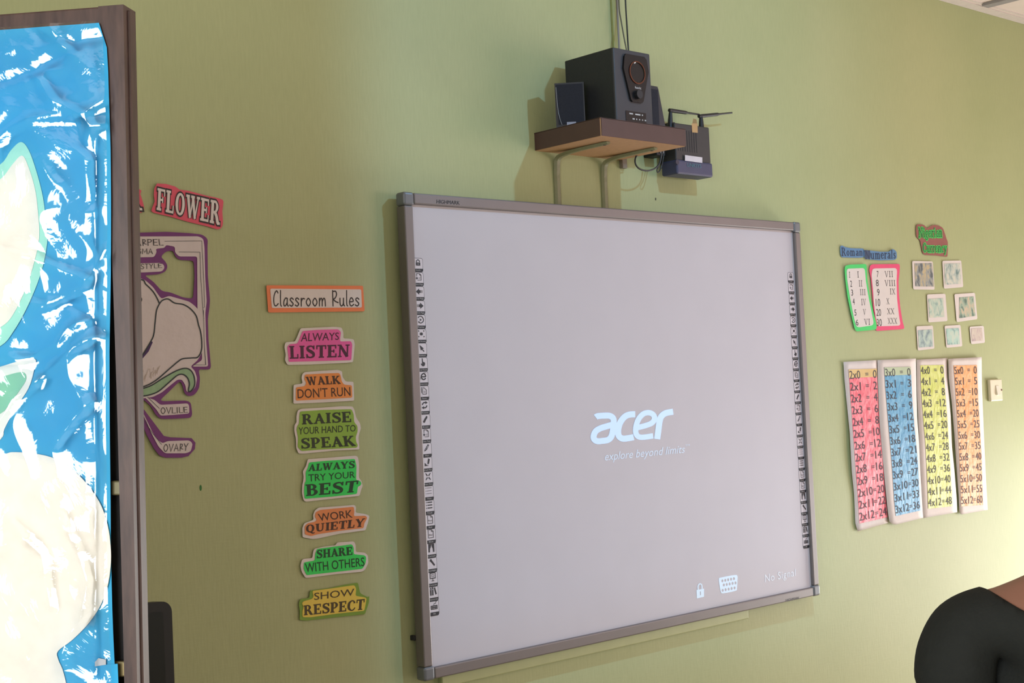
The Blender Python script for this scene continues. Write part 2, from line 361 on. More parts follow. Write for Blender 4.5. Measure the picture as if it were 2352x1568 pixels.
# ------------------------------------------------------------------ the room
CEIL = 3.007; XL, XR, YB = -4.4, 4.6, -6.5
def wall_material():
    m = bpy.data.materials.new('green_wall_paint'); m.use_nodes = True; t = m.node_tree; b = t.nodes['Principled BSDF']
    tcn = t.nodes.new('ShaderNodeTexCoord')
    n1 = t.nodes.new('ShaderNodeTexNoise'); n1.inputs['Scale'].default_value = 2.2; n1.inputs['Detail'].default_value = 5
    t.links.new(tcn.outputs['Object'], n1.inputs['Vector'])
    r = t.nodes.new('ShaderNodeValToRGB'); r.color_ramp.elements[0].position = .3; r.color_ramp.elements[1].position = .7
    r.color_ramp.elements[0].color = lin((176, 184, 136)) + (1,); r.color_ramp.elements[1].color = lin((184, 190, 143)) + (1,)
    t.links.new(n1.outputs['Fac'], r.inputs[0])
    mp = t.nodes.new('ShaderNodeMapping'); mp.inputs['Scale'].default_value = (170, 170, 22)
    t.links.new(tcn.outputs['Object'], mp.inputs[0])
    n2 = t.nodes.new('ShaderNodeTexNoise'); n2.inputs['Scale'].default_value = 1; n2.inputs['Detail'].default_value = 3
    t.links.new(mp.outputs[0], n2.inputs['Vector'])
    mp3 = t.nodes.new('ShaderNodeMapping'); mp3.inputs['Scale'].default_value = (30, 30, 190)
    t.links.new(tcn.outputs['Object'], mp3.inputs[0])
    n3 = t.nodes.new('ShaderNodeTexNoise'); n3.inputs['Scale'].default_value = 1; n3.inputs['Detail'].default_value = 2
    t.links.new(mp3.outputs[0], n3.inputs['Vector'])
    ad = t.nodes.new('ShaderNodeMath'); ad.operation = 'MULTIPLY_ADD'; ad.inputs[1].default_value = .45
    t.links.new(n3.outputs['Fac'], ad.inputs[0]); t.links.new(n2.outputs['Fac'], ad.inputs[2])
    bp = t.nodes.new('ShaderNodeBump'); bp.inputs['Strength'].default_value = .13; bp.inputs['Distance'].default_value = .003
    t.links.new(ad.outputs[0], bp.inputs['Height']); t.links.new(bp.outputs[0], b.inputs['Normal'])
    mix = t.nodes.new('ShaderNodeMix'); mix.data_type = 'RGBA'; mix.blend_type = 'MULTIPLY'; mix.inputs[0].default_value = .12
    t.links.new(r.outputs[0], mix.inputs[6]); t.links.new(n2.outputs['Fac'], mix.inputs[7])
    t.links.new(mix.outputs[2], b.inputs['Base Color']); b.inputs['Roughness'].default_value = .55
    b.inputs['Specular IOR Level'].default_value = .25
    return m
WALL = wall_material()
M_ceil = mat('ceiling_panel_white', (226, 212, 204), .8, .02, 8)
M_batten = mat('ceiling_batten', (214, 204, 198), .7)
M_battend = mat('ceiling_batten_grey', (150, 146, 146), .7)
M_floor = mat('floor_terrazzo', (168, 152, 130), .4, .08, 40)
def struct(mb, name, m): o = mb.build(name, m); return tag(o, kind='structure')
T = .2
struct(MB().box((XL-T, 0, 0), (XR+T, T, CEIL+T)), 'wall_front', WALL)
wl = MB(); y0, y1, z0, z1 = -4.55, -2.15, .85, 2.35
wl.box((XL-T, YB, 0), (XL, y0, CEIL)); wl.box((XL-T, y1, 0), (XL, 0, CEIL)); wl.box((XL-T, y0, 0), (XL, y1, z0)); wl.box((XL-T, y0, z1), (XL, y1, CEIL))
struct(wl, 'wall_left', WALL)
wf = MB()
for yy in (y0, y0+.8, y0+1.6, y1): wf.box((XL-.04, yy-.02, z0), (XL-.01, yy+.02, z1))
for zz in (z0, z1, 1.95): wf.box((XL-.04, y0, zz-.02), (XL-.01, y1, zz+.02))
struct(wf, 'window_1', mat('window_frame_white', (225, 225, 220), .4))
wr = MB(); y0, y1, z1 = -1.55, -.35, 2.1
wr.box((XR, YB, 0), (XR+T, -4.75, CEIL)); wr.box((XR, -4.75, 0), (XR+T, -2.45, 1.05)); wr.box((XR, -4.75, 2.45), (XR+T, -2.45, CEIL)); wr.box((XR, -2.45, 0), (XR+T, y0, CEIL)); wr.box((XR, y1, 0), (XR+T, 0, CEIL)); wr.box((XR, y0, z1), (XR+T, y1, CEIL))
struct(wr, 'wall_right', WALL)
wb = MB(); x0, x1, z0, z1 = -1.4, 2.6, 1.0, 2.5
wb.box((XL-T, YB-T, 0), (x0, YB, CEIL)); wb.box((x1, YB-T, 0), (XR+T, YB, CEIL)); wb.box((x0, YB-T, 0), (x1, YB, z0)); wb.box((x0, YB-T, z1), (x1, YB, CEIL))
struct(wb, 'wall_back', WALL)
struct(MB().box((XL-T, YB-T, -T), (XR+T, T, 0)), 'floor', M_floor)
struct(MB().box((XL-T, YB-T, CEIL), (XR+T, T, CEIL+T)), 'ceiling', M_ceil)
e_c = at_z(2255, 12, CEIL-.008)
cb = MB(); cb.box((XL, -.05, CEIL-.004), (XR, -.001, CEIL+.01)).box((XL, e_c.y+.001, CEIL-.004), (XR, -.075, CEIL+.01))
struct(cb, 'trim_1', M_batten)
e_c = at_z(2255, 12, CEIL-.008); c0 = e_c.x
cb = MB()
for k in range(-5, 2): cb.box((c0 + k*1.2, YB, CEIL-.012), (c0 + k*1.2 + .05, e_c.y, CEIL+.01))
struct(cb, 'trim_2', M_battend)
# ------------------------------------------------------------------ interactive whiteboard
OFF = .05; BT, BB = 2.062, .80; BX = 1.71
M_frame = mat('anodised_frame', (122, 116, 114), .42, .03, 12, metal=.35)
M_cap = mat('corner_cap_grey', (112, 116, 120), .35, .03, 12, metal=.1)
M_surf = mat('projection_surface', (197, 192, 197), .55, .015, 6, spec=.3)
M_dark = mat('black_print', (38, 40, 46), .6, .02)
wbd = thing('interactive_whiteboard', 'wide grey-framed whiteboard with a projected logo and icon strips on both sides', 'whiteboard', (BX/2, -OFF, BB))
FW = .029
MB().box((FW*.8, -.038, BB+FW*.8), (BX-FW*.8, -.02, BT-FW*.8)).build('writing_surface', M_surf, wbd)
def rail(a, b, d, inner):
    mb = MB(); mb.box(a, b, bevel=.0035); mb.build('frame_rail', M_frame, wbd)
cs = .034
rail((cs, -OFF, BT-FW), (BX-cs, -.017, BT), 0, 0); rail((cs, -OFF, BB), (BX-cs, -.017, BB+FW), 0, 0)
rail((0, -OFF, BB+cs), (FW, -.017, BT-cs), 0, 0); rail((BX-FW, -OFF, BB+cs), (BX, -.017, BT-cs), 0, 0)
for cx_ in (0, 1):
    for cz_ in (0, 1):
        xa = -.002 if cx_ == 0 else BX-cs; xb = cs if cx_ == 0 else BX+.002
        za = BB-.002 if cz_ == 0 else BT-cs; zb = BB+cs if cz_ == 0 else BT+.002
        mb = MB(); mb.box((xa, -OFF-.002, za), (xb, -.016, zb), bevel=.007, seg=3)
        mb.build('corner_cap', M_cap, wbd, smooth=False)
for bx_ in (.3, 1.4):
    for bz_ in (.1, 1.1): MB().box((bx_-.04, -.021, BB+bz_), (bx_+.04, .0, BB+bz_+.06), bevel=.003).build('mounting_bracket', M_cap, wbd)
MB().box((-.004, -.018, BB+.10), (.006, -.0, BB+.113), bevel=.002).build('side_hook', M_dark, wbd)
c1 = crop(870, 420, 4.125); c7 = crop(1560, 1270, 6.918)
i = Ink(); q = c1([(548, 193), (768, 206), (768, 172), (550, 158)]); sans(i, 'HIGHMARK', quad(*q, wallp(OFF+.0006))); i.build('maker_lettering', M_dark, wbd)
i = Ink(); q = c7([(1695, 772), (1910, 728), (1912, 688), (1695, 730)]); sans(i, 'HIGHMARK', quad(*q, wallp(OFF+.0006))); i.build('maker_lettering', M_dark, wbd)
# projected picture: its light put in as faintly glowing flat marks
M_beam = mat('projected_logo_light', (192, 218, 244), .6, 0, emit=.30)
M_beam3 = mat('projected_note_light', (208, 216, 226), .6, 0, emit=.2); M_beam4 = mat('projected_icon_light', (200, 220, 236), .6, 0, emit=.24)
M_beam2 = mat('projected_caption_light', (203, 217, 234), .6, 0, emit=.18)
PS = wallp(.0386); c6 = crop(1320, 900, 7.84)
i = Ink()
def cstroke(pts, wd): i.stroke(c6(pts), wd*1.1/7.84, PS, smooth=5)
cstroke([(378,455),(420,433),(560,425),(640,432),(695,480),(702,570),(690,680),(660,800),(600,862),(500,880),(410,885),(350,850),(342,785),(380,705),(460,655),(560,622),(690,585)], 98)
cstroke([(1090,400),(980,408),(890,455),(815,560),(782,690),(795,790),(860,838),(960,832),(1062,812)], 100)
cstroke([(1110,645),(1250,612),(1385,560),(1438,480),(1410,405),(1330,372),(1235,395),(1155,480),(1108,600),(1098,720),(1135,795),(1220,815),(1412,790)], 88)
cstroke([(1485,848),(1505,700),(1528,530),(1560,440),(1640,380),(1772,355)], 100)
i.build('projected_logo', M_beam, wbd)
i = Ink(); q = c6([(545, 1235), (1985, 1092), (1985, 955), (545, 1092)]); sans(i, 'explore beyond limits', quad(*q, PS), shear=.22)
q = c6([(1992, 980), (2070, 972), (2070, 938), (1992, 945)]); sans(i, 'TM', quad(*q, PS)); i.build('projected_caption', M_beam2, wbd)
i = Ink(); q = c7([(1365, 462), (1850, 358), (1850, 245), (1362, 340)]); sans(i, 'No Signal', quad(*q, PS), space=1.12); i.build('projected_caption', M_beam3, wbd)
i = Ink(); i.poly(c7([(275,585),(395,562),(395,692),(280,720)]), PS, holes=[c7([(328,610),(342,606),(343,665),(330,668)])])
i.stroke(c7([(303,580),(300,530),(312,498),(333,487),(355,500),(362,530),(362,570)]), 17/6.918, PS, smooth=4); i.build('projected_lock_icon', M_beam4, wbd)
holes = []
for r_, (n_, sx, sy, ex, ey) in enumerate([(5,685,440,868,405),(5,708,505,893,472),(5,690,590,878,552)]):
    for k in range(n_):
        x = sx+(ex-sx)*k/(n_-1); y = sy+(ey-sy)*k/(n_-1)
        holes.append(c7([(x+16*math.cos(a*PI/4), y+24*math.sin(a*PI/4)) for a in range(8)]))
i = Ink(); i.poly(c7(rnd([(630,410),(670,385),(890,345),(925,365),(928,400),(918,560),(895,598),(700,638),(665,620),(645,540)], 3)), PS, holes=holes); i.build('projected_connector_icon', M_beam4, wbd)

# printed icon stickers
M_paper = mat('sticker_white', (206, 199, 204), .5, .01)
M_tiny = mat('sticker_caption_white', (190, 190, 190), .5, .01)
def icon(i, n, F):
    P = lambda pts, **k: i.poly(pts, F, k=1, **k); L = lambda pts, wd=.07, **k: i.stroke(pts, wd, F, k=1, **k)
    if n == 0: i.poly([(.28,.3),(.72,.3),(.72,.6),(.28,.6)], F, k=1, holes=[[(.46,.4),(.54,.4),(.54,.52),(.46,.52)]]); L([(.36,.6),(.36,.76),(.5,.86),(.64,.76),(.64,.62)], .08, smooth=4)
    if n in (1, 12): L([(.3,.62),(.3,.88),(.6,.88),(.74,.76),(.74,.26),(.36,.26)], .05); L([(.6,.88),(.6,.75),(.74,.75)], .04); L([(.2,.45),(.42,.45)], .08); L([(.31,.34),(.31,.56)], .08); L([(.5,.5),(.65,.5)], .03); L([(.5,.4),(.65,.4)], .03)
    if n == 2: P([(.14,.52),(.48,.82),(.48,.66),(.62,.66),(.62,.4),(.48,.4),(.48,.24)]); L([(.7,.4),(.7,.66)], .04); L([(.78,.4),(.78,.66)], .03)
    if n == 3: P([(.86,.52),(.52,.82),(.52,.66),(.38,.66),(.38,.4),(.52,.4),(.52,.24)]); L([(.3,.4),(.3,.66)], .04); L([(.22,.4),(.22,.66)], .03)
    if n == 4: L([(.28,.32),(.5,.24),(.74,.38),(.78,.6),(.64,.82),(.4,.86),(.24,.72)], .08, smooth=4); P([(.2,.36),(.38,.42),(.36,.24)]); P([(.42,.42),(.42,.66),(.62,.54)])
    if n == 5:
        P(rnd([(.38,.44),(.62,.44),(.62,.66),(.38,.66)], 3))
        for x in (.24, .76):
            for y in (.3, .82): P([(x-.05,y-.05),(x+.05,y-.05),(x+.05,y+.05),(x-.05,y+.05)])
    if n == 6: P([(.26,.84),(.7,.5),(.54,.48),(.74,.26),(.66,.2),(.48,.42),(.38,.32)])
    if n == 7: P(rnd([(.42,.9),(.5,.88),(.54,.6),(.68,.56),(.74,.42),(.66,.22),(.46,.2),(.32,.36),(.36,.46),(.44,.44)], 3))
    if n == 8: L([(.32,.54),(.72,.54),(.68,.74),(.52,.82),(.34,.7),(.3,.5),(.4,.32),(.56,.28),(.74,.4)], .11, smooth=4); L([(.2,.3),(.3,.66),(.6,.9),(.84,.88)], .035, smooth=4)
    if n == 9: L([(.26,.34),(.26,.86),(.56,.86)], .05); L([(.36,.24),(.36,.76),(.58,.76),(.74,.62),(.74,.24)], .05, closed=True); L([(.46,.5),(.64,.5)], .035); L([(.46,.4),(.64,.4)], .035)
    if n == 10: L([(.26,.58),(.4,.76),(.6,.76)], .11, smooth=4); P([(.58,.9),(.82,.76),(.58,.62)]); L([(.74,.5),(.6,.32),(.42,.32)], .11, smooth=4); P([(.42,.18),(.18,.32),(.42,.46)])
    if n == 11: P([(.34,.5),(.62,.86),(.74,.76),(.5,.38)]); P([(.24,.36),(.36,.48),(.5,.34),(.36,.22)]); L([(.54,.6),(.7,.62)], .04)
    if n == 13: P([(.34,.46),(.62,.86),(.76,.78),(.5,.36)], holes=[[(.46,.48),(.5,.46),(.66,.72),(.62,.76)]]); P([(.24,.24),(.3,.44),(.48,.34)])
    if n == 14: P([(.6,.88),(.76,.78),(.66,.4),(.54,.34),(.5,.44)]); P([(.22,.24),(.24,.5),(.46,.28)]); L([(.22,.24),(.6,.24)], .05)
    if n == 15:
        for a, b in (((.26,.84),(.44,.6)), ((.76,.84),(.56,.6)), ((.26,.24),(.44,.46)), ((.76,.24),(.56,.46))): L([a+(.06,), b+(.12,)])
    if n in (16, 17):
        for y in (.3, .54, .78):
            L([(.3,y),(.8,y)], .035 if n == 16 else .09); L([(.18,y),(.24,y)], .04 if n == 16 else .09)
    if n in (18, 19): L([(.26,.2),(.26,.88),(.58,.88),(.76,.74),(.76,.2)], .05, closed=True); L([(.58,.88),(.58,.72),(.76,.72)], .04); sans(i, 'Red' if n == 18 else 'Blue', lambda u, v: F(.34+.34*u, .38+.14*v), k=1)
    if n == 20: P([(.2,.9),(.5,.9),(.44,.62),(.36,.5),(.34,.2),(.2,.2)]); P([(.8,.9),(.5,.9),(.56,.62),(.64,.5),(.66,.2),(.8,.2)])
    if n == 21: P([(.24,.7),(.4,.88),(.5,.72),(.8,.32),(.7,.22),(.4,.58)])
    if n == 22: L([(.24,.42),(.24,.86),(.76,.86),(.76,.42)], .07, closed=True); L([(.38,.56),(.38,.72),(.62,.72),(.62,.56)], .03, closed=True); L([(.5,.42),(.5,.22)], .06); L([(.36,.2),(.64,.2)], .05)
    if n == 23: P([(.16,.2),(.3,.2),(.3,.84),(.16,.84)], holes=[[(.2,.66),(.26,.66),(.26,.72),(.2,.72)]]); P([(.36,.2),(.5,.2),(.5,.88),(.36,.88)], holes=[[(.4,.66),(.46,.66),(.46,.72),(.4,.72)]]); P([(.7,.22),(.84,.28),(.68,.86),(.55,.8)])
    if n == 24: i.poly([(.16,.22),(.84,.22),(.84,.56),(.16,.56)], F, k=1, holes=[[(x, y), (x+.07, y), (x+.07, y+.06), (x, y+.06)] for x in (.22,.36,.5,.66) for y in (.28,.42)]); L([(.46,.56),(.5,.7),(.66,.7),(.68,.84),(.8,.86)], .045, smooth=3)
CAP = ['Lock','New Page','Prev Page','Next Page','Replay','Full Screen','Select','Free Mouse','Internet','Save','Rotate','Erase','Clean Page','Pen','Brush Pen','Fast Pen','Thin','Thick','Red','Blue','Curtain','Spotlight','Computer','Resources','KB']
def rr(x0, y0, x1, y1, r, n=4):
    out = []
    for cx_, cy_, a in ((x1-r, y1-r, 0), (x0+r, y1-r, PI/2), (x0+r, y0+r, PI), (x1-r, y0+r, 1.5*PI)):
        out += [(cx_+r*math.cos(a+PI/2*j/n), cy_+r*math.sin(a+PI/2*j/n)) for j in range(n+1)]
    return out
def column(ptl, pbr, ltl, lbr):                # first sticker's and last sticker's top-left / bottom-right photo points
    A, B, C_, D = W(*ptl, .038), W(*pbr, .038), W(*ltl, .038), W(*lbr, .038)
    for n in range(25):
        t = n/24; tl = A.lerp(C_, t); br = B.lerp(D, t)
        wd = br.x-tl.x; hh = tl.z-br.z
        def F0(d): return lambda u, v: Vector((tl.x+wd*u, -.038-d, br.z+hh*v))
        i = Ink(); i.poly(rr(0, 0, 1, 1, .16), F0(.0003), k=1); i.poly(rr(.035, .03, .965, .97, .14), F0(.0005), k=0)
        i.poly([p for p in rr(.0, 0, 1, .4, .16) if p[1] < .17] + [(1, .235), (0, .235)], F0(.0007), k=1)
        G = F0(.0008); icon(i, n, lambda u, v: G(u, .23+.75*v))
        nm = CAP[n]; hw = min(.4, .055*len(nm)); sans(i, nm, lambda u, v: F0(.0009)(.5-hw+2*hw*u, .09+.085*v), k=2)
        i.build('icon_sticker', [M_paper, M_dark, M_tiny], wbd)
column((948.1, 592), (971.9, 624.8), (984.8, 1378.6), (1008.8, 1411.8))
column((1808.8, 625.2), (1823.2, 649.8), (1843, 1231.5), (1859, 1257.5))

# ------------------------------------------------------------------ wall shelf with the speaker set
SX0, SX1, SY, SZ0, SZ1 = .526, .882, -.265, 2.220, 2.2705
M_lam = mat('brown_laminate', (84, 62, 58), .35, .05, 20, spec=.4)
M_chip = mat('bare_chipboard', (190, 150, 108), .75, .06, 60)
sh = thing('wall_shelf', 'small brown laminate wall shelf on two painted brackets above the whiteboard', 'shelf', (.70, 0, SZ0))
MB().box((SX0+.002, SY+.002, SZ0), (SX1-.002, 0, SZ1-.001)).build('shelf_core', M_chip, sh)
MB().box((SX0+.004, SY-.0, SZ0+.001), (SX1, SY+.003, SZ1)).build('front_edge_strip', M_lam, sh)
MB().box((SX0, SY+.004, SZ0+.001), (SX0+.003, -.001, SZ1)).build('side_edge_strip', M_lam, sh)
MB().box((SX1-.003, SY+.004, SZ0+.001), (SX1, -.001, SZ1)).build('side_edge_strip', M_lam, sh)
MB().box((SX0, SY, SZ1-.001), (SX1, 0, SZ1+.001)).build('shelf_top_laminate', M_lam, sh)
M_brk = mat('painted_bracket', (132, 134, 100), .45, .06, 40, bump=.2)
M_brk2 = mat('grey_bracket', (96, 94, 88), .45, .06, 40)
for xa, xb in ((W(1280, 420, .003).x, None), (W(1388, 420, .003).x, None)):
    bw = .0125; mb = MB()
    prof = catmull([Vector((0, -.001, BT-.30)), Vector((0, -.001, BT)), Vector((0, -.003, SZ0-.045)), Vector((0, -.012, SZ0-.015)), Vector((0, -.04, SZ0-.006)), Vector((0, -.10, SZ0-.002)), Vector((0, -.215, SZ0-.001))], 5)
    n = len(prof); v = []
    for k, p in enumerate(prof):
        d = (prof[min(k+1, n-1)]-prof[max(k-1, 0)]).normalized(); nn = Vector((0, d.z, -d.y)); 
        wv = bw*(1 - .45*max(0, (k-22)/(n-22)))
        for (s_, h_) in ((-1, 0), (-1, .0025), (-.45, .0075), (.45, .0075), (1, .0025), (1, 0)):
            v.append(p + Vector((xa + wv*s_, 0, 0)) - nn*h_*(1 if nn.y > 0 else -1) if False else p + Vector((xa+wv*s_, 0, 0)) + Vector((0, -d.z, d.y))*h_*(1))
    f = [(k*6+j, k*6+(j+1) % 6, (k+1)*6+(j+1) % 6, (k+1)*6+j) for k in range(n-1) for j in range(6)] + [tuple(range(6)), tuple((n-1)*6+j for j in range(6))]
    # the vertical leg stands out from the wall, the arm hangs under the board
    v = [Vector((p.x, min(p.y, -.0002), min(p.z, SZ0-.0002))) for p in v]
    b_ = link('bracket', v, f, M_brk, sh, clean=True)
    MB().tube([(xa, -.20, SZ0-.001), (xa, -.20, SZ0-.009)], .0045, n=8).build('screw', M_dark, b_)

M_spk = mat('black_vinyl_cabinet', (43, 45, 48), .55, .06, 90, bump=.12, bscale=400, spec=.35)
M_blk = mat('gloss_black_plastic', (24, 25, 28), .3, .02, 30, coat=.12, spec=.3)
M_mblk = mat('matt_black_plastic', (30, 32, 36), .5, .03, 30)
M_ring = mat('copper_ring', (104, 60, 42), .3, .05, 40, metal=.5)
UX0, UX1, UY0, UY1, UZ1 = .629, .783, -.230, -.035, 2.4865
sub = thing('subwoofer', 'black subwoofer box with a round port, standing in the middle of the wall shelf', 'speaker', (.706, -.13, SZ1+.001))
MB().box((UX0, UY0+.004, SZ1+.001), (UX1, UY1, UZ1), bevel=.003).build('cabinet', M_spk, sub)
MB().box((UX0, UY0, SZ1+.001), (UX1, UY0+.008, UZ1), bevel=.004).build('front_panel', mat('front_panel_charcoal', (56, 57, 62), .5, .03, 30, bump=.05), sub)
uw = UX1-UX0; uh = UZ1-SZ1; fo = -UY0
def UF(off): return lambda u, v: Vector((UX0+uw*u, -fo-off, SZ1+uh*v))
hexa = [(.26,.90),(.30,.935),(.80,.935),(.86,.90),(.90,.74),(.86,.66),(.72,.335),(.68,.31),(.42,.31),(.38,.335),(.25,.66),(.22,.74)]
i = Ink(); i.poly(hexa, UF(.006), thick=Vector((0, .007, 0))); fas = i.build('fascia', M_blk, sub)
i = Ink(); cx_, cy_ = .575, .705; ra = .215; rb = ra*uw/uh
i.poly([(cx_+ra*math.cos(2*PI*k/40), cy_+rb*math.sin(2*PI*k/40)) for k in range(40)], UF(.0085), holes=[[(cx_+ra*.9*math.cos(2*PI*k/40), cy_+rb*.9*math.sin(2*PI*k/40)) for k in range(40)]], thick=Vector((0, .003, 0)))
i.build('port_ring', M_ring, fas)
pm = MB(); v = []; f = []
for j in range(7):
    s_ = 1 - j/6; d_ = .008 - .012*(1-s_*s_)
    v += [UF(d_)(cx_+ra*.9*s_*math.cos(2*PI*k/32), cy_+rb*.9*s_*math.sin(2*PI*k/32)) for k in range(32)]
f = [(j*32+k, j*32+(k+1) % 32, (j+1)*32+(k+1) % 32, (j+1)*32+k) for j in range(6) for k in range(32)]
pm.add(v, f); pm.build('port_cone', mat('port_black_gloss', (9, 10, 12), .12, .02, coat=.2, spec=.3), fas, smooth=True)
kx = UF(0)(.555, .41); MB().tube([kx+Vector((0, -.006, 0)), kx+Vector((0, -.016, 0))], .0125, n=20).build('volume_knob', M_mblk, fas)
i = Ink(); i.rect(.25, .05, .80, .185, UF(.0012)); cp_ = i.build('control_panel', M_blk, sub)
M_lt = mat('pale_print', (190, 190, 190), .5, .02)
i = Ink()
for (x, y, wd) in ((.34,.15,.10),(.50,.15,.14),(.68,.15,.03),(.42,.085,.06),(.52,.085,.025),(.60,.085,.025),(.68,.085,.025),(.75,.085,.04)): i.rect(x, y-.008, x+wd, y+.010, UF(.0018))
i.build('button_print', M_lt, cp_)
i = Ink(); sans(i, 'havic', lambda u, v: UF(.0072)(.49+.17*u, .488+.032*v), bold=.01); i.build('brand_lettering', M_lt, fas)
# satellites
UZ = Vector((0, 0, 1)); M_sat = mat('satellite_charcoal', (40, 43, 52), .5, .04, 60)
p0 = W(1266, 188, .10); p1 = W(1266, 292, .10)
sl = thing('satellite_speaker', 'small black satellite speaker at the left end of the wall shelf', 'speaker', (.57, -.10, SZ1+.001), 'satellite speakers on the wall shelf')
xl = p0.x
fx, fy = Vector((.71, -.704, 0)), Vector((.704, .71, 0)); FL = Vector((.531, -.088, SZ1+.001)); sw, sdp, shh = .083, .048, .128
MB().prism([FL, FL+fx*sw, FL+fx*sw+fy*sdp, FL+fy*sdp], (0, 0, shh)).build('cabinet', M_sat, sl)
g_ = MB(); g_.prism([FL+fx*.007-fy*.003+UZ*.010, FL+fx*(sw-.004)-fy*.003+UZ*.010, FL+fx*(sw-.004)-fy*.003+UZ*(shh-.005), FL+fx*.003-fy*.003+UZ*(shh-.005)], fy*.0028)
g_.build('grille', mat('grille_cloth', (34, 36, 46), .9, .1, 200), sl)
MB().tube([FL+fx*.004-fy*.0032+UZ*(shh-.012), FL+fx*.006-fy*.0036+UZ*.06, FL+fx*.010-fy*.0036+UZ*.03, FL+fx*.016-fy*.0034+UZ*.008], .0006, n=6, smooth=4).build('edge_glint', mat('glint_silver', (170, 172, 180), .3), sl)  # pale tube stands in for the highlight along the front edge
bd_ = MB(); bd_.prism([FL+fx*.030-fy*.0032+UZ*.006, FL+fx*.056-fy*.0032+UZ*.006, FL+fx*.056-fy*.0032+UZ*.015, FL+fx*.030-fy*.0032+UZ*.015], fy*-.0006); bd_.build('name_badge', mat('badge_grey', (150, 155, 175), .5), sl)
x_, z_ = W(1490, 196, .14), W(1510, 199, .14)
b0, b1 = W(1490, 290, .14), W(1532, 292, .14)
sr = thing('satellite_speaker', 'small black tapered satellite speaker between the subwoofer and the router', 'speaker', (UX1+.045, -.09, SZ1+.001), 'satellite speakers on the wall shelf')
MB().prism([(UX1+.004, -.14, SZ1+.001), (b1.x, -.14, SZ1+.001), (z_.x+.004, -.14, z_.z-.008), (z_.x, -.14, z_.z), (UX1+.004, -.14, z_.z+.002)], (0, .085, 0)).build('cabinet', M_sat, sr)
MB().box((UX1+.008, -.1405-.002, SZ1+.01), (z_.x-.002, -.14, z_.z-.01)).build('grille', MATS['grille_cloth'], sr)

# cables down the wall to the speaker
M_trunk = mat('painted_trunking', (148, 156, 104), .5, .04)
M_gcab = mat('grey_cable_sheath', (128, 126, 122), .5, .03)
M_bcab = mat('black_cable_sheath', (40, 46, 48), .45, .03)
a = W(1405, 0, .008); b = W(1414, 0, .008)
tag(MB().box((a.x, -.010, 2.30), (b.x, -.0005, CEIL-.009), bevel=.002).build('cable_trunking', M_trunk), 'slim green painted cable trunking rising behind the subwoofer to the ceiling', 'trunking')
p = W(1419, 0, .012); p2 = W(1424, 115, .012)
tag(MB().tube([(p.x, -.007, CEIL-.01), (p.x, -.007, 2.8), (p2.x, -.007, 2.45), (p2.x, -.007, 2.30)], .0045, n=8, smooth=4).build('flat_cable', M_gcab), 'thick grey cable running straight up beside the green trunking', 'cable')
P3 = [W(1420, -60, .02), W(1422, 15, .02), W(1427, 50, .03), W(1434, 90, .045), W(1439, 118, .055), W(1441, 160, .02)]
tag(MB().tube(P3, .0021, n=8, smooth=5).build('thin_cable', mat('olive_cable_sheath', (92, 94, 84), .5)), 'thin dull cable slanting away from the trunking down to the subwoofer', 'cable')
P4 = [W(1435, -60, .05), W(1437, 10, .05), W(1440, 60, .06), W(1443.5, 118, .075), W(1446, 160, .05)]
tag(MB().tube(P4, .0025, n=8, smooth=5).build('thin_cable', M_bcab), 'thin black cable hanging from the ceiling to the back of the subwoofer', 'cable')

# ------------------------------------------------------------------ router
RO = .082
rx0, rx1 = W(1552, 350, RO).x, W(1632, 350, RO).x; rz0, rz1 = W(1600, 404, RO).z, W(1590, 287, RO).z
M_rt = mat('router_charcoal', (52, 53, 55), .5, .04, 40); M_rb = mat('router_blue', (62, 66, 96), .45, .04, 40)
rt = thing('wifi_router', 'dark router with two antennas and a blue lower end, right of the wall shelf', 'router', ((rx0+rx1)/2, 0, rz0))
rm = rz0+.043
MB().box((rx0, -RO, rm), (rx1, -.026, rz1), bevel=.004).build('body', M_rt, rt)
mb = MB(); mb.box((rx0-.003, -RO-.005, rz0), (rx1+.002, -.022, rm+.002), bevel=.006, seg=3)
mb.build('front_end', M_rb, rt)
i = Ink()
for k in range(9): i.rect(rx0+.012+k*.011, rm+.03, rx0+.015+k*.011, rz1-.02, lambda x, z: Vector((x, -RO-.0006, z)))
i.build('vent_slots', M_dark, rt)
for k in range(4): MB().box((rx0+.004, -.07+.012*k, rz1-.002), (rx0+.018, -.062+.012*k, rz1+.004)).build('port', M_dark, rt)
MB().box((rx0+.02, -.026, rz0+.03), (rx1-.02, -.0, rz1-.03)).build('wall_mount', M_mblk, rt)
c4 = crop(1160, 0, 3.2661)
i = Ink(); q = c4([(1350, 1205), (1480, 1222), (1480, 1180), (1350, 1162)]); i.rect(0, 0, 1, 1, quad(*q, wallp(RO+.0058))); i.build('paper_label', mat('label_white', (214, 208, 214), .7), rt)
i = Ink(); q = c4([(1368, 1248), (1472, 1260), (1472, 1232), (1368, 1222)]); sans(i, 'LINKSYS', quad(*q, wallp(RO+.0062))); i.build('brand_lettering', mat('teal_print', (70, 122, 138), .5), rt)
q = W(*c4([(1290, 1215)])[0], RO+.006); MB().tube([q, q+Vector((0, -.002, 0))], .008, n=18).build('setup_button', mat('button_navy', (40, 42, 66), .4), rt)
for (s0, s1, r0, r1) in (((1539, 296), (1540, 258), (1537, 253), (1606, 263)), ((1611, 292), (1610, 268), (1605, 267), (1681, 259))):
    a, b, c, d = W(*s0, .065), W(*s1, .065), W(*r0, .065), W(*r1, .065)
    an = MB().tube([a, a.lerp(b, .5), b], [.0085, .0075, .0055], n=12).build('antenna', M_mblk, rt)
    MB().tube([c, c.lerp(d, .1), c.lerp(d, .55), c.lerp(d, .62), d], [.0055, .0062, .0055, .0032, .0028], n=12).build('antenna_rod', M_mblk, an)
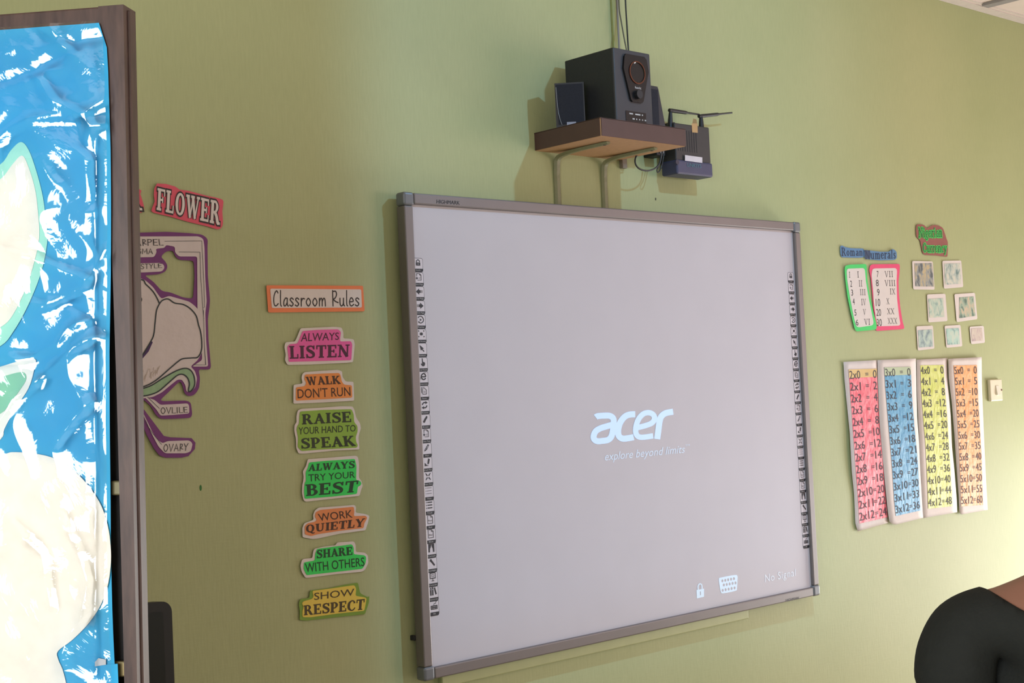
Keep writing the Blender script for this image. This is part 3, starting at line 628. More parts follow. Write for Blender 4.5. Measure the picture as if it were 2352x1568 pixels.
i = Ink(); q = c4([(1404, 992), (1446, 996), (1444, 925), (1400, 925)]); i.rect(0, 0, 1, 1, quad(*q, wallp(RO+.0008))); i.build('masking_tape', mat('masking_tape', (188, 152, 104), .6), rt)
i = Ink(); q = c4([(1405, 926), (1442, 926), (1435, 895), (1412, 888)]); i.rect(0, 0, 1, 1, quad(*q, wallp(.05))); i.build('masking_tape', mat('masking_tape', (188, 152, 104), .6), rt)
L5 = [(1478, 352), (1462, 358), (1459, 374), (1468, 387), (1486, 392), (1504, 387), (1515, 374), (1519, 352)]
tag(MB().tube([W(x, y, .085) for x, y in L5], .0026, n=8, smooth=6).build('power_cable', M_bcab), 'black cable sagging in a loop between the shelf and the router', 'cable')
L6 = [(1521, 352), (1516, 374), (1509, 390), (1512, 396), (1517, 388), (1521, 374), (1525, 352)]
tag(MB().tube([W(x, y, .075) for x, y in L6], .0019, n=8, smooth=6).build('network_cable', M_bcab), 'thin black lead doubled in a narrow hanging loop close against the router', 'cable')
pb = thing('power_adapter', 'dark double plug adapter just under the right end of the shelf', 'adapter', W(1512, 350, .0))
a, b = W(1506, 357, .05), W(1526, 340, .05)
MB().box((a.x, -.055, a.z), (b.x, -.0, b.z), bevel=.003).build('adapter_body', M_mblk, pb)
for u in (.3, .6): MB().box((a.x+(b.x-a.x)*u, -.058, a.z+.006), (a.x+(b.x-a.x)*(u+.15), -.054, b.z-.006)).build('plug_pin_cover', mat('plug_grey', (120, 122, 122), .5), pb)
a, b = W(1427, 386, .008), W(1437, 364, .008)
tag(MB().box((a.x, -.014, a.z), (b.x, 0, b.z), bevel=.002).build('junction_box', mat('junction_box_brown', (122, 112, 96), .5)), 'tiny brownish junction box on the wall beneath the shelf, right of its brackets', 'box')

# ------------------------------------------------------------------ paper on the walls
PT = Vector((0, .0005, 0))
def paper(name, pts, off, m, parent, holes=(), smooth=0, r=3.5):
    i = Ink(); i.poly(rnd(pts, smooth) if smooth else soft(pts, r), wallp(off), holes=holes, thick=PT); return i.build(name, m, parent)
def base_of(pts, off=.003): 
    P = [W(x, y, off) for x, y in pts]; return Vector((sum(p.x for p in P)/len(P), -off, min(p.z for p in P)))
M_white = mat('white_paper', (222, 214, 210), .75, .03, 20, bump=.1, bscale=30)
M_cap_ink = mat('sign_ink', (48, 42, 42), .7, .02)
c5 = crop(580, 630, 3.734); cs6 = crop(640, 1030, 3.735)
RULE = 'classroom rule signs in a column'
def rule(label, C, outer, inner, c_outer, c_inner, c_ink, lines, name='rule_sign', off=.0035):
    outer = C(outer); inner = C(inner)
    t = thing(name, label, 'sign', base_of(outer), RULE)
    paper('paper_backing', outer, off, c_outer, t); paper('coloured_panel', inner, off+.0006, c_inner, t)
    for (kind, txt, bl, br, tr, tl) in lines:
        i = Ink(); F = quad(*C([bl, br, tr, tl]), wallp(off+.0009))
        if kind == 'slab': slab(i, txt, F)
        elif kind == 'sans': sans(i, txt, F, bold=.004)
        else: hand(i, txt, F, .078, gap=.03)
        i.build('lettering', c_ink, t)
    return t
def ink(n, c): return mat('ink_'+n, c, .7, .02)
rule('white heading strip with an orange border reading Classroom Rules', c5, [(118,93),(948,97),(962,316),(135,327)], [(152,122),(932,128),(938,284),(166,288)],
     mat('orange_border_paper', (238, 136, 88), .75, .03), M_white, M_cap_ink, [('hand', 'Classroom Rules', (175,272), (922,270), (920,138), (175,138))], 'heading_sign')
rule('pink sign with a white edge reading ALWAYS LISTEN', c5,
     [(412,462),(560,455),(700,449),(765,456),(780,500),(778,548),(830,551),(868,556),(877,600),(868,700),(862,752),(800,758),(500,772),(300,776),(278,735),(285,690),(273,620),(283,582),(365,575),(385,530)],
     [(430,485),(560,475),(735,470),(760,495),(752,545),(752,575),(845,572),(856,600),(848,735),(600,742),(310,750),(308,700),(298,620),(320,598),(385,592),(400,560)],
     M_white, mat('pink_paper', (232, 102, 172), .75, .03), ink('plum', (78, 36, 60)), [('sans', 'ALWAYS', (414,575), (742,560), (742,498), (420,505)), ('slab', 'LISTEN', (320,724), (832,706), (836,600), (315,614))])
rule("orange sign with a white edge reading WALK DON'T RUN", c5,
     [(425,858),(445,838),(600,826),(730,818),(768,830),(772,880),(800,918),(866,920),(872,1082),(600,1098),(350,1108),(352,950),(365,945),(430,935),(420,890)],
     [(450,858),(600,850),(745,845),(757,870),(765,915),(785,945),(852,950),(856,1056),(600,1070),(372,1082),(374,968),(450,958),(462,930),(445,900)],
     M_white, mat('orange_paper', (234, 148, 78), .75, .03), ink('brown', (72, 48, 32)), [('slab', 'WALK', (470,950), (756,938), (748,868), (458,878)), ('sans', "DON'T RUN", (388,1062), (842,1040), (838,965), (385,985))])
rule('leaf-green sign with a white edge reading RAISE YOUR HAND TO SPEAK', c5,
     [(388,1165),(420,1152),(600,1142),(760,1130),(860,1132),(875,1165),(890,1230),(922,1275),(930,1320),(915,1365),(908,1400),(918,1500),(700,1510),(450,1535),(395,1535),(375,1490),(373,1410),(358,1340),(360,1290),(378,1270),(376,1220)],
     [(408,1175),(600,1162),(850,1155),(868,1200),(872,1265),(900,1300),(902,1345),(885,1395),(890,1440),(905,1465),(895,1485),(600,1500),(420,1515),(388,1480),(392,1400),(378,1330),(385,1300),(400,1280),(402,1220)],
     M_white, mat('leaf_green_paper', (142, 182, 72), .75, .03), ink('forest', (46, 56, 34)), [('slab', 'RAISE', (425,1287), (850,1265), (845,1175), (425,1200)), ('sans', 'YOUR HAND TO', (395,1372), (885,1345), (885,1290), (395,1312)), ('slab', 'SPEAK', (415,1495), (885,1470), (870,1382), (412,1405))])
rule('bright green sign with a white edge reading ALWAYS TRY YOUR BEST', cs6,
     [(250,90),(400,80),(660,60),(680,70),(690,130),(688,250),(710,275),(722,320),(708,350),(695,405),(500,425),(230,455),(213,440),(200,380),(203,310),(210,285),(215,240),(207,195),(235,150)],
     [(262,118),(400,105),(655,88),(668,150),(665,270),(700,275),(712,300),(700,318),(680,325),(672,388),(450,412),(225,430),(218,370),(225,290),(235,280),(232,200),(250,170)],
     M_white, mat('bright_green_paper', (58, 218, 98), .75, .03), ink('deep_green', (28, 66, 40)), [('slab', 'ALWAYS', (252,195), (655,165), (655,105), (260,135)), ('sans', 'TRY YOUR', (258,282), (655,248), (655,195), (255,222)), ('slab', 'BEST', (238,407), (670,372), (690,272), (232,308))])
rule('dull orange sign with a white edge reading WORK QUIETLY', cs6,
     [(345,505),(560,490),(650,482),(665,500),(660,548),(740,560),(780,575),(765,640),(745,700),(520,730),(340,770),(290,775),(205,760),(203,680),(220,640),(300,610),(295,570),(310,530)],
     [(360,525),(500,512),(645,498),(650,540),(645,578),(745,575),(762,592),(735,640),(730,680),(520,705),(330,735),(280,750),(225,735),(225,665),(250,640),(310,628),(330,612),(312,585),(318,545)],
     M_white, mat('dull_orange_paper', (226, 142, 88), .75, .03), MATS['ink_brown'], [('sans', 'WORK', (350,622), (635,590), (630,525), (335,560)), ('slab', 'QUIETLY', (235,722), (730,668), (742,597), (232,655))])
t_ = rule('bright green sign with a white edge reading SHARE WITH OTHERS', cs6,
     [(305,860),(390,840),(490,828),(500,805),(570,800),(645,795),(660,820),(662,885),(740,892),(765,915),(770,980),(740,1040),(715,1055),(500,1075),(270,1105),(230,1108),(195,1050),(187,1000),(200,955),(215,945),(290,938),(295,890)],
     [(330,860),(490,838),(630,820),(645,850),(645,905),(740,915),(752,935),(745,985),(720,1030),(480,1058),(240,1085),(215,1030),(218,975),(310,960),(315,900)],
     M_white, MATS['bright_green_paper'], MATS['ink_deep_green'], [('slab', 'SHARE', (325,942), (635,910), (632,840), (325,870)), ('sans', 'WITH OTHERS', (232,1062), (738,1005), (735,932), (225,985))])
rule('yellow sign with a green edge reading SHOW RESPECT, lowest of the rules', cs6,
     [(280,1215),(440,1195),(560,1168),(680,1148),(690,1195),(700,1240),(765,1275),(778,1262),(775,1320),(740,1420),(500,1445),(240,1475),(180,1470),(182,1400),(172,1330),(185,1290),(262,1280),(268,1225)],
     [(290,1220),(480,1195),(650,1170),(665,1200),(660,1262),(740,1275),(755,1285),(745,1340),(735,1390),(500,1415),(280,1445),(205,1445),(205,1390),(215,1360),(200,1325),(215,1308),(285,1290),(300,1270)],
     mat('moss_green_paper', (124, 158, 62), .75, .03), mat('yellow_paper', (226, 202, 88), .75, .03), ink('sepia', (74, 64, 34)), [('sans', 'SHOW', (305,1298), (650,1258), (650,1200), (305,1238)), ('slab', 'RESPECT', (218,1430), (735,1380), (742,1288), (215,1345))])

# flower title pieces
F1 = crop(0, 0, 3.0158); F2 = crop(0, 500, 3.0158); F3 = crop(0, 1000, 2.7607)
M_pinkb = mat('rose_paper', (222, 92, 112), .75, .03)
def title(name, label, outer, word, q):
    o_ = F1(outer); t = thing(name, label, 'sign', base_of(o_), 'flower title pieces')
    paper('paper_backing', o_, .004, M_pinkb, t, smooth=2)
    i = Ink(); F = quad(*F1(q), wallp(.0047)); slab(i, word, F, weight=.9, grow=.16, gap=.05); G = quad(*F1(q), wallp(.0050)); slab(i, word, G, k=1, weight=.98, serif=.11, gap=.05)
    i.build('lettering', [ink('outline', (52, 46, 48)), M_white], t)
title('title_sign', 'rose-edged title sign reading FLOWER in white outlined letters',
      [(1088,1270),(1210,1290),(1240,1312),(1300,1320),(1430,1355),(1525,1375),(1548,1398),(1540,1460),(1545,1540),(1535,1575),(1505,1588),(1440,1568),(1300,1535),(1180,1500),(1062,1472),(1052,1445),(1072,1395),(1066,1350)], 'FLOWER', [(1085,1452),(1522,1558),(1530,1398),(1092,1302)])
title('title_sign', 'rose-edged title piece mostly hidden behind the notice board, left of the FLOWER sign',
      [(640,1290),(950,1300),(972,1345),(990,1400),(998,1440),(985,1465),(940,1472),(640,1440)], 'A', [(840,1448),(984,1456),(955,1310),(840,1300)])

# flower diagram
M_purp = mat('purple_card', (120, 62, 122), .75, .04)
M_drawn = mat('drawing_paper', (214, 204, 202), .8, .03, 14, bump=.15, bscale=25)
M_line = ink('marker', (48, 56, 58)); M_pencil = ink('pencil', (70, 64, 66))
outl = F2([(640,95),(960,103),(1150,97),(1300,105),(1400,115),(1440,145),(1437,200),(1440,400),(1455,570),(1450,630),(1440,700),(1445,850),(1462,1035),(1450,1052),(1375,1048),(1386,1110),(1380,1180),(1350,1225),(1310,1238),(1278,1218),(1268,1170),(1250,1130),(1225,1150),(1180,1195),(1110,1262),(1130,1270),(1290,1265),(1322,1278),(1332,1360),(1322,1385),(1200,1392),(1110,1393),(1075,1360),(1050,1310),(1000,1262),(985,1262),(640,1240)])
hole = F2([(1112,270),(1150,232),(1200,226),(1212,265),(1240,292),(1342,297),(1348,400),(1338,560),(1270,552),(1180,516),(1122,508),(1060,440),(1000,398),(1100,392),(1148,372),(1162,335),(1145,300)])
fl = thing('flower_diagram', 'purple-edged cut-out drawing of a labelled flower, partly behind the notice board', 'poster', base_of(outl))
i = Ink(); i.poly(soft(outl, 7), wallp(.004), holes=[soft(hole, 7)], thick=PT)
i.poly(F2([(900,1150),(985,1310),(1045,1390),(1135,1510),(1180,1520)]) + F3([(1050,10),(1215,16),(1240,45),(1236,85),(1195,130),(1150,140),(1050,140),(1010,125),(975,80),(930,-5),(850,-200)]), wallp(.004), thick=PT); i.build('card_backing', M_purp, fl)
i = Ink(); D = wallp(.0047)
Wp = [F2([(640,130),(1375,128),(1408,145),(1416,200),(1422,420),(1432,580),(1422,660),(1428,850),(1442,1030),(1330,1030),(1400,985),(1398,900),(1385,650),(1368,640),(1366,268),(1240,268),(1212,240),(1212,200),(1150,188),(1140,208),(1078,215),(1086,235),(1068,272),(640,278)]),
      F2([(640,318),(960,316),(1110,312),(1135,325),(1140,350),(1120,372),(1000,378),(640,380)]),
      F2([(640,400),(965,415),(1010,435),(1060,480),(1105,545),(1120,560),(1170,540),(1240,560),(1310,580),(1350,610),(1385,650),(1390,720),(1420,760),(1420,850),(1400,930),(1370,985),(1320,1030),(1350,1060),(1365,1110),(1355,1170),(1325,1205),(1290,1205),(1285,1160),(1260,1120),(1230,1120),(1180,1160),(1120,1210),(1060,1240),(1000,1250),(640,1230)]),
      F2([(1000,1240),(1070,1260),(1110,1295),(1300,1285),(1310,1300),(1312,1355),(1200,1365),(1110,1370),(1085,1330),(1040,1280)]),
      F2([(940,1230),(985,1330),(1000,1385),(1060,1490),(1085,1530)]) + F3([(1030,50),(1060,35),(1200,30),(1222,50),(1210,100),(1180,112),(1045,112),(1005,70),(960,-15)])]
for k, p_ in enumerate(Wp): i.poly(soft(p_, 5), wallp(.0046 + .00002*k))
i.build('drawing_paper', M_drawn, fl)
i = Ink(); D = wallp(.0052)
for pts in ([(700,420),(965,425),(1010,460),(1060,510),(1090,560),(1105,595)], [(1105,595),(1085,640),(1075,720),(1065,810),(1040,865),(1000,930),(980,965)],
            [(1105,595),(1125,572),(1165,562),(1210,590),(1270,600),(1320,630),(1360,680),(1375,740),(1390,790),(1398,860),(1395,920),(1370,965),(1330,970),(1270,975),(1240,990),(1180,1040),(1100,1110),(1040,1150),(985,1172)],
            [(985,1183),(1050,1160),(1130,1110),(1220,1060),(1280,1042),(1320,1055),(1345,1100),(1348,1160),(1322,1200),(1305,1196),(1312,1150),(1300,1110),(1270,1085),(1230,1090),(1170,1140),(1100,1200),(1040,1225),(985,1235)], [(960,540),(980,560),(975,580),(955,575)]):
    i.stroke(F2(pts), 2.9, D, smooth=4, cap=True)
for pts in ([(1140,163),(1398,160),(1410,400),(1418,620),(1405,622)], [(1238,237),(1385,238),(1390,400),(1405,620),(1412,700)], [(1340,1018),(1425,1018),(1414,850),(1410,640)], [(1022,1240),(1105,1320)], [(992,1395),(1060,1495),(1120,1570)]):
    i.stroke(F2(pts), .9, D)
i.build('ink_lines', M_line, fl)
i = Ink(); i.poly(F2([(985,1185),(1050,1162),(1130,1112),(1220,1062),(1280,1044),(1318,1057),(1343,1100),(1345,1160),(1320,1198),(1307,1195),(1312,1150),(1300,1110),(1270,1085),(1230,1090),(1170,1140),(1100,1200),(1040,1225),(900,1240),(900,1215)]), wallp(.0050)); i.build('green_sepal', mat('pale_sepal_green', (150, 182, 144), .8, .08, 60), fl)
i = Ink(); i.poly(F2([(960,990),(1020,900),(1048,850),(1058,862),(1030,925),(985,978)]), wallp(.0050)); i.build('purple_shading', ink('violet', (70, 44, 92)), fl)
i = Ink()
for k in range(16):
    x = 975+k*9; i.stroke(F2([(x, 1090-k*4+random.uniform(-30, 20)), (x+random.uniform(-30, 10), 1150-k*5)]), .8, wallp(.0050))
i.build('pencil_shading', mat('ink_sand', (186, 170, 156), .8), fl)
for txt, C, q in (('cAQPEL', F2, [(892,194),(1135,191),(1130,148),(892,150)]), ('STIGMA', F2, [(868,250),(1062,250),(1062,214),(868,214)]), ('STYLE', F2, [(972,355),(1124,346),(1120,316),(974,320)]), ('OVLILE', F2, [(1112,1358),(1303,1348),(1300,1310),(1112,1314)]), ('OVARY', F3, [(1035,102),(1192,94),(1196,50),(1037,56)])):
    i = Ink(); hand(i, txt.replace('Q', 'R'), quad(*C(q), D), .1); i.build('hand_lettering', M_pencil, fl)

# ------------------------------------------------------------------ right-hand posters
R1 = crop(1900, 490, 4.6128); R2 = crop(1910, 800, 3.5633)
M_blue = mat('blue_paper', (92, 134, 176), .75, .04); M_navy = ink('navy', (44, 58, 86)); M_num = ink('charcoal', (46, 44, 48))
def piece(name, label, outer, q, word, group, off, m, mi, smooth=0):
    o_ = R1(outer); t = thing(name, label, 'sign', base_of(o_), group); paper('paper_backing', o_, off, m, t, smooth=smooth)
    i = Ink(); slab(i, word, quad(*R1(q), wallp(off+.0006)), weight=.72); i.build('lettering', mi, t); return t
piece('title_sign', 'blue paper word Roman above the two number cards', [(138,345),(160,338),(185,355),(250,368),(380,372),(392,385),(390,465),(330,470),(150,465),(140,420)], [(153,452),(378,448),(378,372),(150,360)], 'Roman', 'Roman Numerals title words', .0035, M_blue, M_navy)
nu = piece('title_sign', 'blue paper word Numerals overlapping the end of the word Roman', [(392,385),(430,390),(560,405),(660,405),(680,380),(705,378),(735,405),(738,470),(720,492),(560,497),(470,490),(400,480),(392,440)], [(402,486),(728,478),(728,385),(398,392)], 'Numerals', 'Roman Numerals title words', .0055, M_blue, M_navy)
i = Ink(); i.poly(R1([(394,387),(428,391),(455,400),(462,440),(455,482),(402,478)]), wallp(.0059)); i.build('dark_patch', mat('slate_blue_paper', (62, 82, 112), .7), nu)
def card(label, outer, inner, mc, rows, off):
    o_ = R1(outer); t = thing('number_card', label, 'poster', base_of(o_), 'Roman numeral cards')
    paper('paper_border', o_, off, mc, t); paper('white_panel', R1(inner), off+.0006, M_white, t, smooth=0)
    i = Ink()
    for txt, x0, x1, y0, y1 in rows:
        F = quad(*R1([(x0, y1), (x1, y1), (x1-3, y0), (x0-3, y0)]), wallp(off+.0009))
        if txt == '1': slab(i, 'I', F, weight=.5, serif=.08)
        elif txt[0] in 'IVX': slab(i, txt, F, weight=.42, serif=.07, gap=.06)
        else: sans(i, txt, F)
    i.build('lettering', M_num, t)
card('white number card with a pink border listing Roman numerals for 7 to 30', [(455,550),(480,538),(765,535),(770,560),(765,640),(755,720),(760,850),(775,1000),(800,1150),(820,1215),(800,1225),(520,1245),(508,1200),(512,1130),(490,1000),(478,850),(465,700),(445,600)],
     [(480,590),(505,582),(725,578),(740,600),(735,720),(740,900),(760,1080),(775,1170),(765,1188),(540,1195),(515,1100),(495,950),(485,800),(470,650)], mat('hot_pink_card', (232, 78, 122), .7, .03),
     [('7',528,545,610,675),('8',518,547,702,770),('9',531,556,800,870),('10',517,563,905,982),('20',522,572,1012,1085),('30',528,580,1118,1192),('VII',612,700,610,675),('VIII',612,725,706,770),('IX',665,722,795,858),('X',630,660,898,963),('XX',637,712,1005,1068),('XXX',643,742,1107,1170)], .0035)
card('narrow white number card with a green border listing Roman numerals for 1 to 6', [(190,555),(240,542),(410,535),(420,560),(425,700),(450,860),(490,1050),(525,1170),(522,1228),(470,1235),(310,1250),(290,1220),(250,1050),(215,880),(192,700),(185,600)],
     [(215,585),(385,578),(400,600),(410,720),(440,900),(475,1070),(492,1160),(480,1185),(330,1207),(305,1190),(280,1090),(240,880),(212,700),(207,610)], mat('mint_card', (74, 214, 112), .7, .03),
     [('1',232,246,617,682),('2',246,265,712,778),('3',256,276,807,870),('4',272,293,900,966),('5',290,311,1017,1082),('6',305,332,1124,1186),('I',318,340,613,680),('II',335,375,708,775),('III',348,408,802,866),('IV',362,412,904,973),('V',382,412,1012,1073),('VI',395,457,1115,1180)], .0060)
o_ = R1([(945,125),(985,115),(1030,125),(1060,155),(1100,130),(1150,122),(1215,145),(1240,190),(1265,270),(1278,310),(1275,440),(1255,458),(1150,445),(1040,440),(1010,410),(985,290),(950,255),(943,200)])
t = thing('title_sign', 'brown-backed sign with bright green edged words Nigerian Currency', 'sign', base_of(o_))
paper('card_backing', o_, .0035, mat('reddish_brown_card', (150, 92, 84), .75, .04), t, smooth=2)
for word, q in (('Nigerian', [(970,255),(1220,250),(1218,148),(966,150)]), ('Currency', [(1014,410),(1268,412),(1268,318),(1012,314)])):
    i = Ink(); slab(i, word, quad(*R1(q), wallp(.0042)), weight=.6, grow=.2, k=0); slab(i, word, quad(*R1(q), wallp(.0045)), weight=.62, k=1)
    i.build('lettering', [mat('halo_green', (70, 206, 92), .7), ink('bottle', (34, 70, 46))], t)
# banknote print-outs
def note_mat(n, c, c2, c3, seed):
    m = bpy.data.materials.new(n); m.use_nodes = True; t = m.node_tree; b = t.nodes['Principled BSDF']; b.inputs['Roughness'].default_value = .45
    tcn = t.nodes.new('ShaderNodeTexCoord'); mp = t.nodes.new('ShaderNodeMapping'); mp.inputs['Location'].default_value = (seed*3.1, seed, seed*1.7); mp.inputs['Scale'].default_value = (44, 1, 34)
    t.links.new(tcn.outputs['Object'], mp.inputs[0]); no = t.nodes.new('ShaderNodeTexNoise'); no.inputs['Scale'].default_value = 1; no.inputs['Detail'].default_value = 6; no.inputs['Distortion'].default_value = .5
    t.links.new(mp.outputs[0], no.inputs['Vector']); r = t.nodes.new('ShaderNodeValToRGB'); e = r.color_ramp.elements
    e[0].position = .36; e[0].color = lin(c3) + (1,); e[1].position = .62; e[1].color = lin(c2) + (1,); x = e.new(.47); x.color = lin(c) + (1,)
    t.links.new(no.outputs['Fac'], r.inputs[0]); t.links.new(r.outputs[0], b.inputs['Base Color']); return m
NOTES = [
 ('dark grey banknote print-out with an ochre side, left of the top row', [(900,503),(1118,508),(1138,808),(912,805)], [(925,530),(1110,525),(1132,775),(935,772)], (150,156,156), (196,180,140), (92,98,102)),
 ('blue-grey banknote print-out with a dark foot, right of the top row', [(1220,502),(1420,498),(1442,780),(1237,798)], [(1240,532),(1410,528),(1420,745),(1250,755)], (178,192,186), (212,212,196), (112,138,136)),
 ('pale sea-green banknote print-out, left of the middle row', [(1057,858),(1252,850),(1275,1140),(1072,1155)], [(1072,905),(1230,897),(1243,1095),(1085,1105)], (180,202,186), (206,208,190), (146,172,164)),
 ('creased banknote print-out with a dark green top and brown streaks, right of the middle row', [(1347,855),(1565,840),(1592,1120),(1372,1152)], [(1400,890),(1550,878),(1570,1085),(1400,1110)], (158,180,160), (206,188,160), (98,122,108)),
 ('slate-toned banknote print-out, left of the bottom row of three', [(945,1195),(1120,1187),(1136,1432),(960,1453)], [(962,1237),(1112,1228),(1120,1410),(972,1420)], (160,182,180), (186,206,192), (120,140,146)),
 ('mint banknote print-out with a streaky left side, middle of the bottom row', [(1243,1190),(1412,1180),(1432,1408),(1263,1423)], [(1258,1220),(1395,1213),(1407,1385),(1275,1392)], (172,208,196), (196,212,196), (140,168,164)),
 ('smallest banknote print-out, pinkish, right end of the bottom row', [(1508,1200),(1658,1190),(1672,1370),(1525,1385)], [(1525,1218),(1640,1212),(1650,1345),(1535,1355)], (204,188,178), (212,204,188), (180,160,164))]
for k, (lab, o_, im, ca, cb_, cc) in enumerate(NOTES):
    t = thing('banknote_printout', lab, 'print', base_of(R1(o_)), 'banknote print-outs')
    paper('white_paper', R1(o_), .0035, M_white, t); i = Ink(); i.poly(R1(im), wallp(.0043)); i.build('printed_picture', note_mat('note_print_%d' % k, ca, cb_, cc, k+1), t)
# multiplication strips
def film_mat(n, c, c2):
    m = mat(n, c, .42, .05, 34, coat=0, spec=.2, c2=c2, bump=.55, bscale=26, stretch=(2.2, 1, 1)); return m
def at(poly, t):
    L = [0]
    for a, b in zip(poly, poly[1:]): L.append(L[-1] + math.hypot(b[0]-a[0], b[1]-a[1]))
    s_ = t*L[-1]
    for k in range(len(poly)-1):
        if s_ <= L[k+1] or k == len(poly)-2:
            f_ = (s_-L[k])/max(1e-9, L[k+1]-L[k]); return (poly[k][0]+(poly[k+1][0]-poly[k][0])*f_, poly[k][1]+(poly[k+1][1]-poly[k][1])*f_)
STRIPS = [
 (2, 'pink', [(97,110),(105,250),(125,450),(150,700),(165,1000),(185,1200),(195,1440),(215,1495)], [(375,95),(378,250),(388,420),(400,620),(412,800),(430,1080),(455,1330),(466,1425)],
     [(140,172),(155,400),(178,700),(195,950),(215,1200),(228,1432)], [(370,165),(380,400),(395,650),(410,800),(430,1080),(458,1380)], (238, 84, 106), (250, 158, 166), (226,196,132), .004),
 (3, 'blue', [(376,95),(380,300),(392,600),(412,830),(435,1080),(460,1330),(475,1430),(530,1440)], [(690,82),(693,250),(695,400),(700,560),(715,760),(725,1000),(745,1330),(750,1385)],
     [(433,155),(440,300),(470,650),(495,950),(515,1250),(528,1370)], [(648,150),(660,400),(680,650),(705,900),(728,1325)], (82, 156, 204), (128, 186, 218), (190,206,172), .0075),
 (4, 'lime', [(697,92),(700,400),(715,700),(722,950),(735,1250),(748,1388)], [(948,78),(952,300),(975,550),(985,800),(1005,1000),(1025,1250),(1028,1340)],
     [(727,138),(732,300),(745,500),(770,800),(785,1100),(792,1312)], [(917,135),(930,350),(950,600),(965,850),(990,1290)], (206, 217, 96), (222, 228, 148), None, .004),
 (5, 'orange', [(955,85),(960,250),(985,450),(1005,700),(1025,1000),(1040,1200),(1045,1330),(1060,1358)], [(1228,70),(1230,300),(1240,550),(1250,800),(1265,1100),(1278,1320)],
     [(1000,140),(1015,350),(1030,600),(1045,850),(1055,1100),(1062,1292)], [(1190,135),(1200,400),(1215,650),(1230,900),(1240,1280)], (243, 158, 84), (249, 192, 146), None, .0075)]
for (n_, cn, L_, R_, l_, r_, ca, cb_, band, off) in STRIPS:
    t = thing('multiplication_strip', 'long white paper strip with the %d times table on shiny %s film' % (n_, cn), 'poster', base_of(R2(L_+R_)), 'multiplication table strips')
    xa_ = W(*R2([L_[3]])[0]).x
    def wav(X, Z): return .0016*math.sin(Z*9+n_*1.3) + .0016*math.sin(Z*17+n_+X*14) + .010*min(.2, abs(X-xa_-.12))**1.5 + .0034
    def G(Lp, Rp, lift, wv=True):
        def F(u, v):                            # v: 0 at the foot, 1 at the top
            a = at(Lp, 1-v); b = at(Rp, 1-v); q = R2([(a[0]*(1-u)+b[0]*u, a[1]*(1-u)+b[1]*u)])[0]
            p = W(q[0], q[1], off+.004); return W(q[0], q[1], off+lift+wav(p.x, p.z))
        return F
    def grid(F, nu_, nv_, v0=0, v1=1):
        v = [F(a/nu_, v0+(v1-v0)*b/nv_) for b in range(nv_+1) for a in range(nu_+1)]
        return v, [(b*(nu_+1)+a, b*(nu_+1)+a+1, (b+1)*(nu_+1)+a+1, (b+1)*(nu_+1)+a) for b in range(nv_) for a in range(nu_)]
    F = G(L_, R_, 0); v, f = grid(F, 6, 40); o = link('paper_strip', v, f, M_white, t, smooth=True)
    sd = o.modifiers.new('thickness', 'SOLIDIFY'); sd.thickness = .0005; sd.offset = 0
    H = G(l_, r_, .0016); v, f = grid(H, 5, 40); link('coloured_film', v, f, film_mat(cn+'_film', ca, cb_), t, smooth=True)
    if band:
        B_ = G(l_, r_, .0021); v, f = grid(B_, 5, 4, .945, 1.0); link('top_band', v, f, mat(cn+'_top_band', band, .3, .04, 26, coat=.5), t, smooth=True)
    K = G(l_, r_, .0026)
    for r in range(13):
        i = Ink()
        vt = 1 - (r+.12)/13.0; vb = 1 - (r+.85)/13.0 + .004
        def cell(u0, u1): return lambda u, v: K(u0+(u1-u0)*u, vb+(vt-vb)*v)
        s_ = '%dx%d' % (n_, r); sans(i, s_, cell(.02, .40 if r < 10 else .555)); 
        i.rect(.585, .38, .69, .47, cell(0, 1)); i.rect(.585, .58, .69, .67, cell(0, 1))
        rs = str(n_*r); sans(i, rs, cell(.985-.125*len(rs)+(.02 if rs[0] == '1' else 0), .985))
        i.build('printed_sum', ink('table', (58, 54, 64)), t)

# light switch
a, b = W(*R2([(1303, 434)])[0], .012), W(*R2([(1390, 250)])[0], .012)
lsw = thing('light_switch', 'cream single light switch on the wall right of the orange strip', 'switch', ((a.x+b.x)/2, 0, a.z))
M_sw = mat('switch_cream', (226, 218, 190), .35, .02); M_sw2 = mat('switch_rocker', (236, 230, 210), .3, .02)
MB().box((a.x, -.014, a.z), (b.x, -.0002, b.z), bevel=.004, seg=3).build('plate', M_sw, lsw)
cxs = (a.x+b.x)/2+.006; czs = (a.z+b.z)/2
MB().prism([(cxs-.012, -.013, czs-.020), (cxs-.012, -.022, czs-.018), (cxs-.012, -.016, czs+.018), (cxs-.012, -.013, czs+.020)], (.024, 0, 0)).build('rocker', M_sw2, lsw)
MB().tube([(b.x-.008, -.013, czs), (b.x-.008, -.0155, czs)], .004, n=12).build('indicator', mat('indicator_red', (110, 60, 44), .4), lsw)

# cable raceway under the whiteboard
e0 = W(1718, 1420, .012); e1 = W(1100, 1564, .012)
rw = MB(); rw.box((e1.x-.13, -.016, e0.z), (e0.x, -.0002, e0.z+.030), bevel=.003)
tag(rw.build('cable_raceway', mat('painted_raceway', (180, 188, 138), .5, .03)), 'painted cable raceway along the wall just under the whiteboard', 'raceway')
# paint smudge and pin holes
for (x, y, r, c, lab) in ((461, 1120, .006, (60, 120, 60), 'small dark green paint smudge on the wall left of the rule signs'), (1506, 457, .003, (60, 60, 50), 'dark pin hole in the wall above the whiteboard, below the router')):
    i = Ink(); i.poly([(x + r*900*.5*math.cos(k), y + r*900*math.sin(k)*1.3) for k in [j*PI/4 for j in range(8)]], wallp(.0004)); tag(i.build('wall_mark', mat('mark_%d' % x, c, .8)), lab, 'mark')

